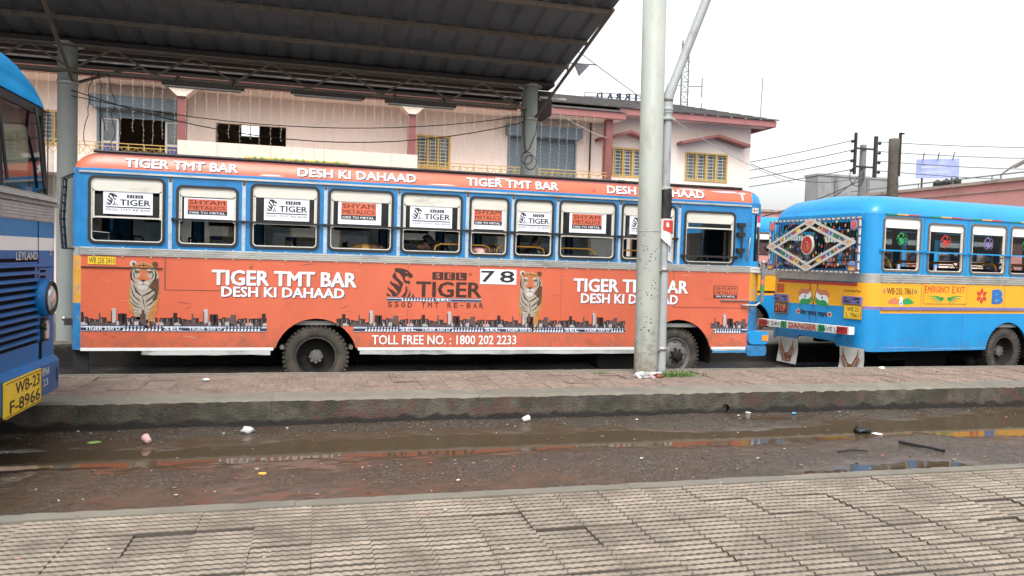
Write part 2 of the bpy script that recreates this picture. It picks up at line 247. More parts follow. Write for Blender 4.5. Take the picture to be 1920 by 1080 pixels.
class MB:
    def __init__(s): s.v = []; s.f = []; s.mi = []; s.sm = []; s.mats = []
    def _m(s, m):
        if m not in s.mats: s.mats.append(m)
        return s.mats.index(m)
    def add(s, vs, fs, m, smooth=False):
        b = len(s.v); s.v += [tuple(v) for v in vs]; k = s._m(m)
        for f in fs: s.f.append(tuple(i+b for i in f)); s.mi.append(k); s.sm.append(smooth)
        return s
    def box(s, x0, x1, y0, y1, z0, z1, m, X=None):
        vs = [V(x, y, z) for x in (x0, x1) for y in (y0, y1) for z in (z0, z1)]
        if X is not None: vs = [X @ v for v in vs]
        return s.add(vs, [(0, 1, 3, 2), (4, 6, 7, 5), (0, 4, 5, 1), (2, 3, 7, 6), (0, 2, 6, 4), (1, 5, 7, 3)], m)
    def tube(s, pts, r, m, n=8, caps=True, r1=None):
        pts = [V(*p) for p in pts]; rings = []; k = len(pts)
        ref = None
        for i, p in enumerate(pts):
            d = (pts[min(i+1, k-1)]-pts[max(i-1, 0)]).normalized()
            if ref is None: ref = V(0, 0, 1) if abs(d.z) < .9 else V(1, 0, 0)
            a = d.cross(ref).normalized(); b = a.cross(d).normalized(); ref = b
            rr = r if r1 is None else r+(r1-r)*i/(k-1)
            rings.append([p+a*rr*math.cos(t*2*math.pi/n)+b*rr*math.sin(t*2*math.pi/n) for t in range(n)])
        vs = [v for g in rings for v in g]; fs = []
        for i in range(k-1):
            for t in range(n): fs.append((i*n+t, i*n+(t+1) % n, (i+1)*n+(t+1) % n, (i+1)*n+t))
        s.add(vs, fs, m, n > 5)
        if caps: s.add(rings[0], [tuple(range(n))], m); s.add(rings[-1], [tuple(reversed(range(n)))], m)
        return s
    def lathe(s, prof, o, ax, m, n=32, smooth=True):
        o = V(*o); ax = V(*ax).normalized(); a = ax.orthogonal().normalized(); b = ax.cross(a)
        vs = []; fs = []; k = len(prof)
        for t in range(n):
            c, q = math.cos(t*2*math.pi/n), math.sin(t*2*math.pi/n)
            for r, h in prof: vs.append(o+ax*h+(a*c+b*q)*r)
        for t in range(n):
            u = (t+1) % n
            for i in range(k-1): fs.append((t*k+i, u*k+i, u*k+i+1, t*k+i+1))
        return s.add(vs, fs, m, smooth)
    def poly(s, pts, fn, off, m, holes=()):
        loops = [[V(p[0], p[1], 0) for p in pts]]+[[V(p[0], p[1], 0) for p in h] for h in holes]
        tr = geometry.tessellate_polygon(loops); flat = [p for l in loops for p in l]
        return s.add([fn(p.x, p.y, off) for p in flat], [tuple(t) for t in tr], m)
    def rect(s, x0, x1, z0, z1, fn, off, m): return s.add([fn(x0, z0, off), fn(x1, z0, off), fn(x1, z1, off), fn(x0, z1, off)], [(0, 1, 2, 3)], m)
    def prism(s, pts, fn, o0, o1, m, holes=(), side=None):
        """solid plate between offsets o0 (outer) and o1 with optional openings"""
        s.poly(pts, fn, o0, m, holes); s.poly(pts, fn, o1, m, holes)
        for l in [list(pts)]+[list(h) for h in holes]:
            k = len(l); vs = [fn(p[0], p[1], o) for p in l for o in (o0, o1)]
            s.add(vs, [(2*i, 2*((i+1) % k), 2*((i+1) % k)+1, 2*i+1) for i in range(k)], side or m)
        return s
    def text(s, t, x0, x1, z0, z1, fn, off, m, bold=0.):
        vs, fs = text_tris(t, 0.); e = bold*(z1-z0)*1.35     # heavier weights: overlapped strikes
        for k, (dx, dz) in enumerate(((-e, 0), (e, 0), (-e*.5, e*.5), (e*.5, -e*.5), (e*.5, e*.5), (-e*.5, -e*.5)) if e else ((0, 0),)):
            s.add([fn(x0+e+(x1-x0-2*e)*a+dx, z0+e*.5+(z1-z0-e)*b+dz, off+k*.0001) for a, b in vs], fs, m)
        return s
    def stroke(s, pts, wd, fn, off, m, taper=True):
        k = len(pts); L = []; Rr = []
        for i, p in enumerate(pts):
            a = pts[max(0, i-1)]; b = pts[min(k-1, i+1)]; dx, dz = b[0]-a[0], b[1]-a[1]; l = math.hypot(dx, dz) or 1
            q = wd/2*((.35 if i in (0, k-1) else 1) if taper else 1)
            L.append((p[0]-dz/l*q, p[1]+dx/l*q)); Rr.append((p[0]+dz/l*q, p[1]-dx/l*q))
        vs = [fn(*p, off) for p in L]+[fn(*p, off) for p in Rr]
        return s.add(vs, [(i, i+1, k+i+1, k+i) for i in range(k-1)], m)
    def ell(s, cx, cz, rx, rz, fn, off, m, n=20, a0=0, a1=360):
        pts = [(cx+rx*math.cos(R(a0+(a1-a0)*i/n)), cz+rz*math.sin(R(a0+(a1-a0)*i/n))) for i in range(n+(a1-a0 < 360))]
        return s.poly(pts, fn, off, m)
    def sphere(s, c, r, m, n=10, sc=(1, 1, 1)):
        prof = [(math.sin(math.pi*i/n)*r, -math.cos(math.pi*i/n)*r) for i in range(n+1)]
        b = len(s.v); s.lathe(prof, (0, 0, 0), (0, 0, 1), m, n+4)
        for i in range(b, len(s.v)): v = s.v[i]; s.v[i] = (c[0]+v[0]*sc[0], c[1]+v[1]*sc[1], c[2]+v[2]*sc[2])
        return s
    def mesh(s, name):
        me = bpy.data.meshes.new(name); me.from_pydata(s.v, [], s.f)
        for m in s.mats: me.materials.append(MATS[m])
        me.polygons.foreach_set('material_index', s.mi); me.polygons.foreach_set('use_smooth', s.sm)
        me.validate(); me.update(); return me
    def build(s, name, parent=None, label=None, cat=None, group=None, kind=None, loc=None):
        return link(name, s.mesh(name), parent, label, cat, group, kind, loc)

def link(name, data, parent=None, label=None, cat=None, group=None, kind=None, loc=None, rot=None):
    o = bpy.data.objects.new(name, data); COL.objects.link(o); o.parent = parent
    if label: o['label'] = label
    if cat: o['category'] = cat
    if group: o['group'] = group
    if kind: o['kind'] = kind
    if loc is not None: o.location = loc
    if rot is not None: o.rotation_euler = rot
    return o
def thing(name, label, cat, loc=(0, 0, 0), rz=0, group=None):
    o = link(name, None, None, label, cat, group, None, loc, (0, 0, rz)); o.empty_display_size = .3; return o
def copy_tree(o, parent=None):
    c = o.copy(); COL.objects.link(c); c.parent = parent
    for ch in list(o.children): copy_tree(ch, c)
    return c
def rrect(x0, x1, z0, z1, r, n=5):
    p = []
    for cx, cz, a in ((x1-r, z1-r, 0), (x0+r, z1-r, 90), (x0+r, z0+r, 180), (x1-r, z0+r, 270)):
        for i in range(n+1): t = R(a+90*i/n); p.append((cx+r*math.cos(t), cz+r*math.sin(t)))
    return p
def XZ(y=0.): return lambda a, b, off: V(a, y-off, b)          # a plate facing -Y

# ================================================================== the ground
LANE = -.23
MB().add([V(-400, -400, -.34), V(700, -400, -.34), V(700, 900, -.34), V(-400, 900, -.34)], [(0, 1, 2, 3)], 'ground').build('ground', kind='structure')

def fbm(x, y, o=4, s=1.): return noise.fractal(V(x*s, y*s, 3.7), .9, 2.1, o)
def sm(a, b, t): t = max(0, min(1, (t-a)/(b-a))); return t*t*(3-2*t)

def road_height(x, y):
    c = 7.02+.10*math.sin(x*.9+.5)+.06*math.sin(x*2.3)
    wdt = .34+.10*math.sin(x*.7+1.2)+.10*sm(3, 6, x)-.08*sm(7.2, 9.5, x)
    h = .010-.034*math.exp(-abs((y-c)/wdt)**2.6)
    h -= .024*math.exp(-((y-7.74)/.13)**2)*sm(4.2, 5.0, x)*(1-sm(5.3, 6.1, x))        # gutter pool by the drain
    h -= .030*math.exp(-((y-5.62)/.22)**2)*sm(3.7, 4.3, x)*(1-sm(5.6, 6.6, x))        # pool along the near kerb
    h += .016*fbm(x, y*1.7, 5, .8)+.006*fbm(x, y, 4, 4.)+.005*fbm(x+7, y*1.6, 4, 11.)
    h += .010*sm(7.4, 7.95, y)
    return h
WATER = -.006
def near_road():
    xs = [-14+i*.5 for i in range(18)]+[-5+i*.04 for i in range(400)]+[11.02+i*.5 for i in range(40)]; ys = [4.60+i*.03 for i in range(114)]
    vs = []; fs = []; wet = []
    for x in xs:
        for y in ys:
            h = road_height(x, y); vs.append((x, y, h)); wet.append(1-sm(-.012, .022, h)+.30*(1-sm(.5, 5.5, x+.8*fbm(x, y, 3, .5))))
    n = len(ys)
    for i in range(len(xs)-1):
        for j in range(n-1): fs.append((i*n+j, (i+1)*n+j, (i+1)*n+j+1, i*n+j+1))
    me = bpy.data.meshes.new('road'); me.from_pydata(vs, [], fs); me.materials.append(MATS['road'])
    me.polygons.foreach_set('use_smooth', [True]*len(fs))
    a = me.attributes.new('wet', 'FLOAT', 'POINT'); a.data.foreach_set('value', wet)
    me.update(); link('road', me, kind='structure')
    MB().add([V(-14, 5.0, WATER), V(31, 5.0, WATER), V(31, 7.93, WATER), V(-14, 7.93, WATER)], [(0, 1, 2, 3)], 'water').build('puddle_water', kind='structure')
near_road()

def bus_lane():
    rnd = random.Random(4); vs = []; fs = []; nx, ny = 160, 26
    for i in range(nx+1):
        for j in range(ny+1):
            x = -14+i*.29; y = 9.6+j*.18; vs.append((x, y, LANE+.012*fbm(x, y, 4, 1.1)))
    for i in range(nx):
        for j in range(ny): fs.append((i*(ny+1)+j, (i+1)*(ny+1)+j, (i+1)*(ny+1)+j+1, i*(ny+1)+j+1))
    me = bpy.data.meshes.new('bus_lane'); me.from_pydata(vs, [], fs); me.materials.append(MATS['lane']); me.polygons.foreach_set('use_smooth', [True]*len(fs))
    link('bus_lane', me, kind='structure')
    MB().add([V(-14, 9.6, LANE-.009), V(32, 9.6, LANE-.009), V(32, 14.28, LANE-.009), V(-14, 14.28, LANE-.009)], [(0, 1, 2, 3)], 'water').build('lane_water', kind='structure')
    MB().add([V(-30, 17.2, LANE), V(60, 17.2, LANE), V(60, 60, LANE), V(-30, 60, LANE)], [(0, 1, 2, 3)], 'ground').build('yard', kind='structure')
bus_lane()

def tile_mesh(m, s=.2985):
    b = MB(); h = s/2; b.box(-h, h, -h, h, -.035, 0, m+'_gap')
    for k in range(5):
        y0 = -h+.030+k*.0590; ns = 26; vs = []
        for i in range(ns+1):
            x = -h+s*i/ns; y = y0+.010*abs(math.sin(i/ns*math.pi*6.5))
            vs += [(x, y-.022, .0003), (x, y-.004, .0085), (x, y+.014, .0003)]
        b.add(vs, [(3*i, 3*i+3, 3*i+4, 3*i+1) for i in range(ns)]+[(3*i+1, 3*i+4, 3*i+5, 3*i+2) for i in range(ns)], m)
    return b.mesh('paving_tile')

def lay_tiles(parent, x0, nx, y0, ny, z, mesh, rnd, skip=None):
    for i in range(nx):
        for j in range(ny):
            x, y = x0+(i+.5)*.3, y0+(j+.5)*.3
            if skip and skip(x, y): continue
            o = link('paving_tile', mesh, parent, loc=(x, y, z-.0055+rnd.uniform(-.004, .0025)-(.012 if rnd.random() < .05 else 0)), rot=(rnd.gauss(0, .006), rnd.gauss(0, .006), rnd.choice((0, 0, 0, math.pi))+rnd.gauss(0, .006)))

def kerb_stone(b, x0, x1, yf, yb, z0, z1, seed, face='kerb_face', top='concrete', hole=None):
    """cast kerb length with a worn, slightly uneven arris"""
    n = max(6, int((x1-x0)/.05)); vs = []; g = .0012
    for i in range(n+1):
        x = x0+g+(x1-x0-2*g)*i/n; d = .012*fbm(x*3+seed, 0, 4, 1.)
        c = max(0, .020*fbm(x*9, seed, 3, 1.))+max(0, .03*(fbm(x*23, seed+5, 3, 1.)-.35))
        vs += [(x, yf+.004*fbm(x*4, 7, 3), z0), (x, yf+d*.5, z1-.03-c), (x, yf+.018+c, z1-.002+d*.25), (x, yb, z1+d*.2), (x, yb, z0)]
    ff = []; ft = []
    for i in range(n):
        a, c = i*5, (i+1)*5
        ff += [(a, c, c+1, a+1)]; ft += [(a+1, c+1, c+2, a+2), (a+2, c+2, c+3, a+3), (a+3, c+3, c+4, a+4)]
    if hole:
        hx, hz, hr = hole; ff = []
        pts = [(v[0], v[2]) for v in vs[0::5]]+[(v[0], v[2]) for v in reversed(vs[1::5])]
        ring = [(hx+hr*math.cos(R(a)), hz+hr*math.sin(R(a))) for a in range(0, 360, 18)]
        b.poly(pts, lambda a, c, off: V(a, yf+off, c), 0, face, [ring])
        b.add([V(p[0], yf+k*.16, p[1]) for p in ring for k in (0, 1)], [(2*i, 2*((i+1) % 20), 2*((i+1) % 20)+1, 2*i+1) for i in range(20)], 'under', True)
        b.add([V(p[0], yf+.155, p[1]) for p in ring], [tuple(range(20))], 'under')
    b.add(vs, ff, face); b.add(vs, ft, top)
    e = n*5; b.add(vs, [(0, 1, 2, 3, 4), (e+4, e+3, e+2, e+1, e)], face)

rnd = random.Random(11)
def platform():
    P = MB().box(-14, 31, 8.0, 9.62, LANE-.05, .262, 'grout').build('pavement', kind='structure')
    xs = [-14, -11.6, -9.2, -6.9, -4.7, -2.55, -.42, 1.75, 3.9, 6.02, 8.1, 10.3, 12.5, 15, 18, 22, 26, 31]
    for i in range(len(xs)-1):
        b = MB(); kerb_stone(b, xs[i], xs[i+1], 7.95, 8.28, -.06, .302, i*3.1, hole=(4.78, .085, .05) if xs[i] < 4.78 < xs[i+1] else None); b.build('kerb_stone', P)
        b = MB(); kerb_stone(b, xs[i]+.4, xs[i+1]+.4, -9.70, -9.58, LANE-.05, .30, i*1.7, 'kerb_face', 'concrete')
        for k, v in enumerate(b.v): b.v[k] = (v[0], -v[1], v[2])
        b.build('kerb_stone', P)
    tm = tile_mesh('tile')
    lay_tiles(P, -3.9, 48, 8.285, 4, .30, tm, rnd)
    # the strip along the far edge and the pavement out of the picture: plain slabs
    MB().box(-3.9, 10.5, 9.488, 9.578, .2, .294, 'concrete').build('edge_strip', P)
    MB().box(-13.9, -3.91, 8.29, 9.57, .2, .296, 'tile').box(10.51, 30.9, 8.29, 9.57, .2, .296, 'tile').build('paving', P)
platform()

def near_platform():
    P = MB().box(-8, 16, -3, 4.5, -.3, .262, 'grout').build('near_pavement', kind='structure')
    xs = [-8, -5.2, -2.4, -.1, 2.05, 3.72, 5.6, 8, 11, 16]
    for i in range(len(xs)-1):
        b = MB(); kerb_stone(b, xs[i], xs[i+1], -4.67, -4.535, -.06, .30, i*2.3+40)
        for k, v in enumerate(b.v): b.v[k] = (v[0], -v[1], v[2])
        b.build('kerb_stone', P)
    lay_tiles(P, -2.1, 29, 2.73, 6, .30, tile_mesh('tile_near'), rnd)
    MB().box(-7.9, -2.11, -2.9, 4.53, .2, .296, 'tile_near').box(6.61, 15.9, -2.9, 4.53, .2, .296, 'tile_near').box(-2.1, 6.6, -2.9, 2.72, .2, .296, 'tile_near').build('paving', P)
near_platform()

def far_platform():
    P = MB().box(-14, 32, 14.3, 17.15, LANE-.05, .135, 'concrete').build('far_pavement', kind='structure')
    for i in range(15):
        b = MB(); kerb_stone(b, -14+i*3, -11+i*3, 14.12, 14.29, LANE-.05, .16, i*1.3+9); b.build('kerb_stone', P)
far_platform()

# ================================================================== printed adverts
def tiger_print(x0, z0, w, h, fn, off=.004):
    """walking tiger seen from the front, drawn in flat ink shapes; crop units 112..543 x 74..1035"""
    b = MB(); T = lambda x, y: (x0+(x-112)/431*w, z0+(1035-y)/961*h)
    k = w/431
    P = lambda pts, m, o: b.poly([T(*p) for p in pts], fn, off+o, m)
    E = lambda cx, cy, rx, ry, m, o: b.ell(*T(cx, cy), rx/431*w, ry/961*h, fn, off+o, m, 18)
    S = lambda pts, wd, m='print_black', o=.004: b.stroke([T(*p) for p in pts], wd*k, fn, off+o, m)
    P([(150, 375), (125, 470), (116, 600), (120, 700), (140, 790), (200, 815), (225, 890), (300, 905), (338, 905), (338, 985), (370, 1033), (440, 1033), (480, 965), (490, 850), (522, 740), (550, 560), (548, 420), (535, 270), (500, 180), (160, 180)], 'tig_cream', 0)
    P([(545, 400), (550, 560), (522, 740), (490, 850), (480, 965), (440, 1033), (400, 1000), (395, 850), (430, 740), (500, 640), (520, 500)], 'tig_ochre', .001)
    P([(150, 380), (125, 470), (116, 600), (120, 700), (140, 790), (200, 812), (190, 720), (155, 650), (143, 560)], 'tig_ochre', .001)
    P([(395, 430), (480, 330), (538, 300), (540, 470), (520, 600), (470, 640), (450, 600), (500, 520)], 'tig_brown', .002)
    P([(305, 750), (345, 765), (340, 900), (298, 885)], 'tig_brown', .002)
    E(180, 108, 48, 44, 'tig_white', .002); E(188, 116, 24, 24, 'tig_brown', .003); E(482, 114, 44, 40, 'tig_brown', .002)
    E(325, 245, 182, 160, 'tig_cream', .0025)
    P([(170, 165), (225, 112), (325, 90), (430, 112), (485, 165), (400, 185), (325, 172), (250, 185)], 'tig_ochre', .003)
    P([(285, 165), (368, 165), (378, 290), (440, 320), (360, 345), (322, 366), (285, 345), (215, 320), (272, 290)], 'tig_nose', .0035)
    P([(280, 332), (358, 332), (320, 368)], 'print_black', .004)
    E(285, 388, 46, 27, 'tig_white', .004); E(362, 388, 46, 27, 'tig_white', .004); E(315, 442, 72, 42, 'tig_white', .0035)
    for s in (1, -1):
        q = lambda pts: [(325+s*(x-325), y) for x, y in pts]
        E(325-s*80, 192, 34, 16, 'tig_white', .0045); E(325-s*84, 222, 30, 19, 'print_black', .005); E(325-s*82, 222, 11, 9, 'tig_ochre', .0055)
        S(q([(168, 185), (150, 260), (162, 325), (205, 365)]), 24); S(q([(205, 205), (188, 268), (212, 325)]), 15)
        S(q([(225, 160), (210, 195), (220, 240)]), 12); S(q([(265, 120), (272, 165)]), 12); S(q([(165, 375), (225, 370)]), 9); S(q([(190, 400), (250, 384)]), 6)
    S([(325, 95), (325, 150)], 16); S([(255, 408), (320, 400), (388, 408)], 9); S([(170, 150), (325, 128), (480, 150)], 12)
    for pts, wd in (([(185, 405), (230, 500), (302, 562)], 24), ([(490, 455), (400, 520), (310, 566)], 22), ([(150, 430), (190, 560), (290, 650)], 13), ([(135, 555), (200, 650), (272, 692)], 13), ([(140, 640), (220, 712), (300, 732)], 13),
                    ([(505, 500), (430, 590), (350, 640)], 15), ([(505, 595), (430, 670), (368, 706)], 15), ([(312, 570), (330, 650), (350, 740)], 11), ([(440, 730), (370, 765)], 10), ([(425, 785), (350, 812)], 10), ([(410, 830), (345, 852)], 10),
                    ([(210, 795), (302, 838)], 11), ([(225, 840), (300, 862)], 10), ([(400, 890), (350, 905)], 9), ([(215, 430), (250, 470)], 10), ([(420, 430), (380, 470)], 10), ([(160, 500), (215, 585), (285, 620)], 9), ([(480, 545), (410, 610), (355, 660)], 9), ([(180, 745), (260, 775)], 9), ([(345, 930), (400, 940)], 8), ([(480, 760), (450, 800)], 9), ([(470, 850), (440, 890)], 9)):
        S(pts, wd)
    return b

HEAD = [[(245, 125), (380, 130), (470, 155), (585, 245), (560, 255), (585, 272), (520, 300), (490, 258), (435, 268), (430, 310), (450, 342), (535, 350), (520, 402), (420, 380), (380, 280), (320, 210), (275, 195), (240, 190)],
        [(240, 190), (195, 265), (205, 300), (290, 365), (340, 430), (365, 500), (400, 420), (395, 385), (340, 330), (285, 290), (262, 230)],
        [(155, 340), (160, 400), (220, 450), (290, 530), (310, 610), (370, 520), (350, 450), (280, 410), (200, 380)],
        [(115, 455), (120, 500), (180, 560), (210, 625), (305, 622), (290, 570), (220, 520), (150, 490)], [(95, 560), (100, 612), (185, 625), (160, 600)],
        [(450, 425), (440, 540), (370, 628), (450, 628), (485, 520), (475, 460)], [(520, 490), (520, 560), (480, 630), (525, 630), (545, 560)], [(580, 555), (580, 600), (560, 632), (615, 632), (605, 590)]]
def head_logo(b, x0, x1, z0, z1, fn, off, m):
    for p in HEAD: b.poly([(x0+(x-95)/520*(x1-x0), z1-(y-118)/514*(z1-z0)) for x, y in p], fn, off, m)
    b.poly([(x0+(x-95)/520*(x1-x0), z1-(y-118)/514*(z1-z0)) for x, y in ((430, 188), (485, 205), (450, 212))], fn, off+.001, 'print_white' if m == 'print_black' else 'orange')
def sel_boxes(b, x0, x1, z0, z1, fn, off, m, ink):
    w = (x1-x0)/3
    for i, c in enumerate('SEL'):
        b.rect(x0+i*w+w*.03, x0+(i+1)*w-w*.05, z0, z1, fn, off, m); b.text(c, x0+i*w+w*.32, x0+i*w+w*.66, z0+(z1-z0)*.17, z1-(z1-z0)*.15, fn, off+.001, ink, .02)
def poster_tiger(b, x0, x1, z0, z1, fn, off):
    U = lambda u: x0+(x1-x0)*u; W = lambda v: z1-(z1-z0)*v
    b.rect(x0, x1, z0, z1, fn, off, 'poster'); o = off+.001
    head_logo(b, U(.045), U(.30), W(.64), W(.13), fn, o, 'print_black')
    b.text('TIGER', U(.33), U(.955), W(.635), W(.38), fn, o, 'print_black', .03)
    sel_boxes(b, U(.47), U(.81), W(.32), W(.18), fn, o, 'print_black', 'poster')
    b.rect(U(.05), U(.955), W(.735), W(.69), fn, o, 'print_black'); b.text('550D TMT RE-BAR', U(.055), U(.955), W(.86), W(.775), fn, o, 'print_black', .0)
def poster_shyam(b, x0, x1, z0, z1, fn, off, crop=0.):
    U = lambda u: x0+(x1-x0)*u; W = lambda v: z1-(z1-z0)*v
    b.rect(x0, x1, z0, z1, fn, off, 'poster'); o = off+.001
    b.rect(U(.07), U(.88), W(.60), W(.06), fn, o, 'orange'); b.rect(U(.07), U(.88), W(.80), W(.605), fn, o, 'print_black')
    b.text('SHYAM', U(.10), U(.835), W(.31), W(.11), fn, o+.001, 'print_dark', .008); b.text('METALICS', U(.10), U(.84), W(.545), W(.37), fn, o+.001, 'print_dark', .008)
    b.text('ORE TO METAL', U(.10), U(.835), W(.755), W(.655), fn, o+.001, 'poster', .02); b.text('TM', U(.89), U(.94), W(.10), W(.06), fn, o, 'print_black')
def skyline(x0, x1, z, fn, seed, off=.004, clip=None):
    b = MB(); rn = random.Random(5); per = []; x = 0
    while x < 1.16:
        w = rn.uniform(.035, .10); per.append((x, w, rn.uniform(.05, .125), rn.choice(('sky_dark', 'sky_dark', 'sky_mid', 'sky_dark')))); x += w*.93
    low = [(i*.028, .026, rn.uniform(.02, .06), rn.choice(('sky_mid', 'sky_light', 'sky_mid', 'sky_dark'))) for i in range(42)]
    X = x0-seed
    while X < x1:
        for a, w, h, m in per:
            p, q = max(x0, X+a), min(x1, X+a+w)
            if q > p and (not clip or not (clip[0] < (p+q)/2 < clip[1])): b.rect(p, q, z, z+h, fn, off, m)
        for u, w, h, m in ((.58, .055, .235, 'sky_light'), (.575, .012, .20, 'sky_mid'), (.66, .11, .165, 'sky_dark'), (.72, .018, .15, 'sky_light'), (.18, .05, .18, 'sky_dark'), (.94, .075, .16, 'sky_mid'), (.42, .022, .17, 'sky_mid')):
            p, q = max(x0, X+u), min(x1, X+u+w)
            if q > p and (not clip or not (clip[0] < (p+q)/2 < clip[1])): b.rect(p, q, z, z+h, fn, off+.001, m)
        for a, w, h, m in per:
            for t in (.3, .6):
                p = X+a+w*t
                if m == 'sky_dark' and h > .07 and x0 < p < x1-.01 and (not clip or not (clip[0] < p < clip[1])): b.rect(p, p+.006, z+h*.35, z+h*.85, fn, off+.0005, 'sky_light' if t < .5 else 'sky_mid')
        for a, w, h, m in low:
            p, q = max(x0, X+a), min(x1, X+a+w)
            if q > p and (not clip or not (clip[0] < (p+q)/2 < clip[1])): b.rect(p, q, z, z+h, fn, off+.002, m)
        X += 1.19
    return b
def rod_print(x0, x1, z0, z1, fn, phase, off=.004):
    b = MB(); h = z1-z0
    b.rect(x0, x1, z0, z1, fn, off, 'rod_pale'); b.rect(x0, x1, z0+h*.16, z0+h*.60, fn, off+.001, 'rod_navy'); b.rect(x0, x1, z1-h*.1, z1, fn, off+.001, 'rod_navy'); b.rect(x0, x1, z0, z0+h*.06, fn, off+.001, 'sky_mid')
    X = x0-phase
    while X < x1:
        for t, a, w in (('TIGER 550 D', .05, .44), ('SEL', 1.05, .24)):
            if X+a >= x0 and X+a+w <= x1: b.text(t, X+a, X+a+w, z0+h*.22, z1-h*.2, fn, off+.002, 'print_white', .02)
        k = 0
        while k < 11:
            p = X+.52+k*.046
            if p > x0 and p+.05 < x1:
                b.add([fn(p, z0+h*.15, off+.002), fn(p+.024, z0+h*.15, off+.002), fn(p+.036, z0+h*.5, off+.002), fn(p+.012, z0+h*.5, off+.002)], [(0, 1, 2, 3)], 'print_white')
                b.add([fn(p+.024, z0+h*.5, off+.002), fn(p+.046, z0+h*.5, off+.002), fn(p+.058, z0+h*.88, off+.002), fn(p+.036, z0+h*.88, off+.002)], [(0, 1, 2, 3)], 'rod_navy')
            k += 1
        X += 1.32
    return b
def words(b, gap):
    """split printed lettering into one mesh for each word"""
    iv = sorted((min(b.v[i][0] for i in f), max(b.v[i][0] for i in f)) for f in b.f); runs = []
    for a, c in iv:
        if runs and a < runs[-1][1]+gap: runs[-1][1] = max(runs[-1][1], c)
        else: runs.append([a, c])
    out = []
    for lo, hi in runs:
        w_ = MB()
        for f, k in zip(b.f, b.mi):
            if lo-1e-6 <= b.v[f[0]][0] <= hi+1e-6: w_.add([b.v[i] for i in f], [tuple(range(len(f)))], b.mats[k])
        out.append(w_)
    return out
def ad_text(t, x0, x1, z0, z1, fn, off=.004, bold=.035):
    b = MB(); s = .012
    b.text(t, x0+s, x1+s, z0-s*.8, z1-s*.8, fn, off, 'print_shadow', bold); b.text(t, x0, x1, z0, z1, fn, off+.002, 'print_white', bold); return words(b, (z1-z0)*.26)

# ================================================================== bus builder
def wheel(root, cx, y0, zc, r, dual, steer=0., sgn=1, cover='rim_dark'):
    """tyre with shoulder lugs > rim > hub; outer face towards -Y when sgn = 1"""
    def ax(b): return b
    k = r/.48; b = MB()
    prof = [(.285, .03), (.30, .004), (.36, -.012), (.42, -.008), (.455, .012), (.475, .045), (.48, .13), (.475, .215), (.455, .25), (.42, .265), (.30, .255)]
    b.lathe([(a*k, h) for a, h in prof], (0, 0, 0), (0, 1, 0), 'tyre', 48)
    for i in range(44):
        X = Matrix.Rotation(i*2*math.pi/44, 4, 'Y'); b.box(-.017, .017, .0, .085, .448*k, .487*k, 'tyre', X); b.box(-.017, .017, .165, .25, .448*k, .487*k, 'tyre', X)
    if dual: b.lathe([(a*k, h+.30) for a, h in prof], (0, 0, 0), (0, 1, 0), 'tyre', 40)
    rz = (0 if sgn > 0 else math.pi)+steer
    t = b.build('tyre', root); t.location = (cx, y0, zc); t.rotation_euler = (0, 0, rz)
    b = MB()
    if dual:
        b.lathe([(.300, .0), (.288, -.004), (.276, .01), (.262, .05), (.250, .15), (.235, .17), (.12, .18), (.0, .18)], (0, 0, 0), (0, 1, 0), 'rim_dark', 40)
        b.lathe([(.303, .004), (.300, -.008), (.284, -.008), (.280, .01)], (0, 0, 0), (0, 1, 0), 'tyre', 40)
    else:
        b.lathe([(.300, .0), (.288, -.004), (.276, .01), (.262, .035), (.235, .03), (.20, -.01), (.14, -.03), (.11, -.03), (.0, -.03)], (0, 0, 0), (0, 1, 0), 'rim_grey', 40)
        for i in range(8):
            a = i*math.pi/4; X = Matrix.Rotation(a, 4, 'Y'); b.box(-.03, .03, -.0, .01, .205, .228, 'under', X @ Matrix.Translation((0, .008, 0)))
    rm = b.build('rim', t)
    b = MB()
    if dual:
        b.lathe([(.10, .18), (.10, .10), (.07, .085), (.0, .085)], (0, 0, 0), (0, 1, 0), 'rim_grey', 20)
        for i in range(8): a = i*math.pi/4; b.lathe([(.02, .18), (.02, .08), (0, .08)], (.085*math.cos(a), 0, .085*math.sin(a)), (0, 1, 0), 'rim_grey', 6, False)
    else:
        b.lathe([(.085, -.03), (.085, -.10), (.06, -.12), (.0, -.12)], (0, 0, 0), (0, 1, 0), 'rim_dark', 20)
        for i in range(8): a = i*math.pi/4+.2; b.lathe([(.018, -.02), (.018, -.07), (0, -.07)], (.115*math.cos(a), 0, .115*math.sin(a)), (0, 1, 0), 'rim_dark', 6, False)
    b.build('hub', rm)

def side_outline(x0, x1, zb, zt, arches, zc, notch=None):
    p = [(x0, zb)]
    for cx, r in arches:
        a0 = math.asin(max(-1, (zb-zc)/r)); k = 14
        for i in range(k+1): a = math.pi-a0-(math.pi-2*a0)*i/k; p.append((cx+r*math.cos(a), zc+r*math.sin(a)))
    return p+[(x1, zb), (x1, zt), (x0, zt)]

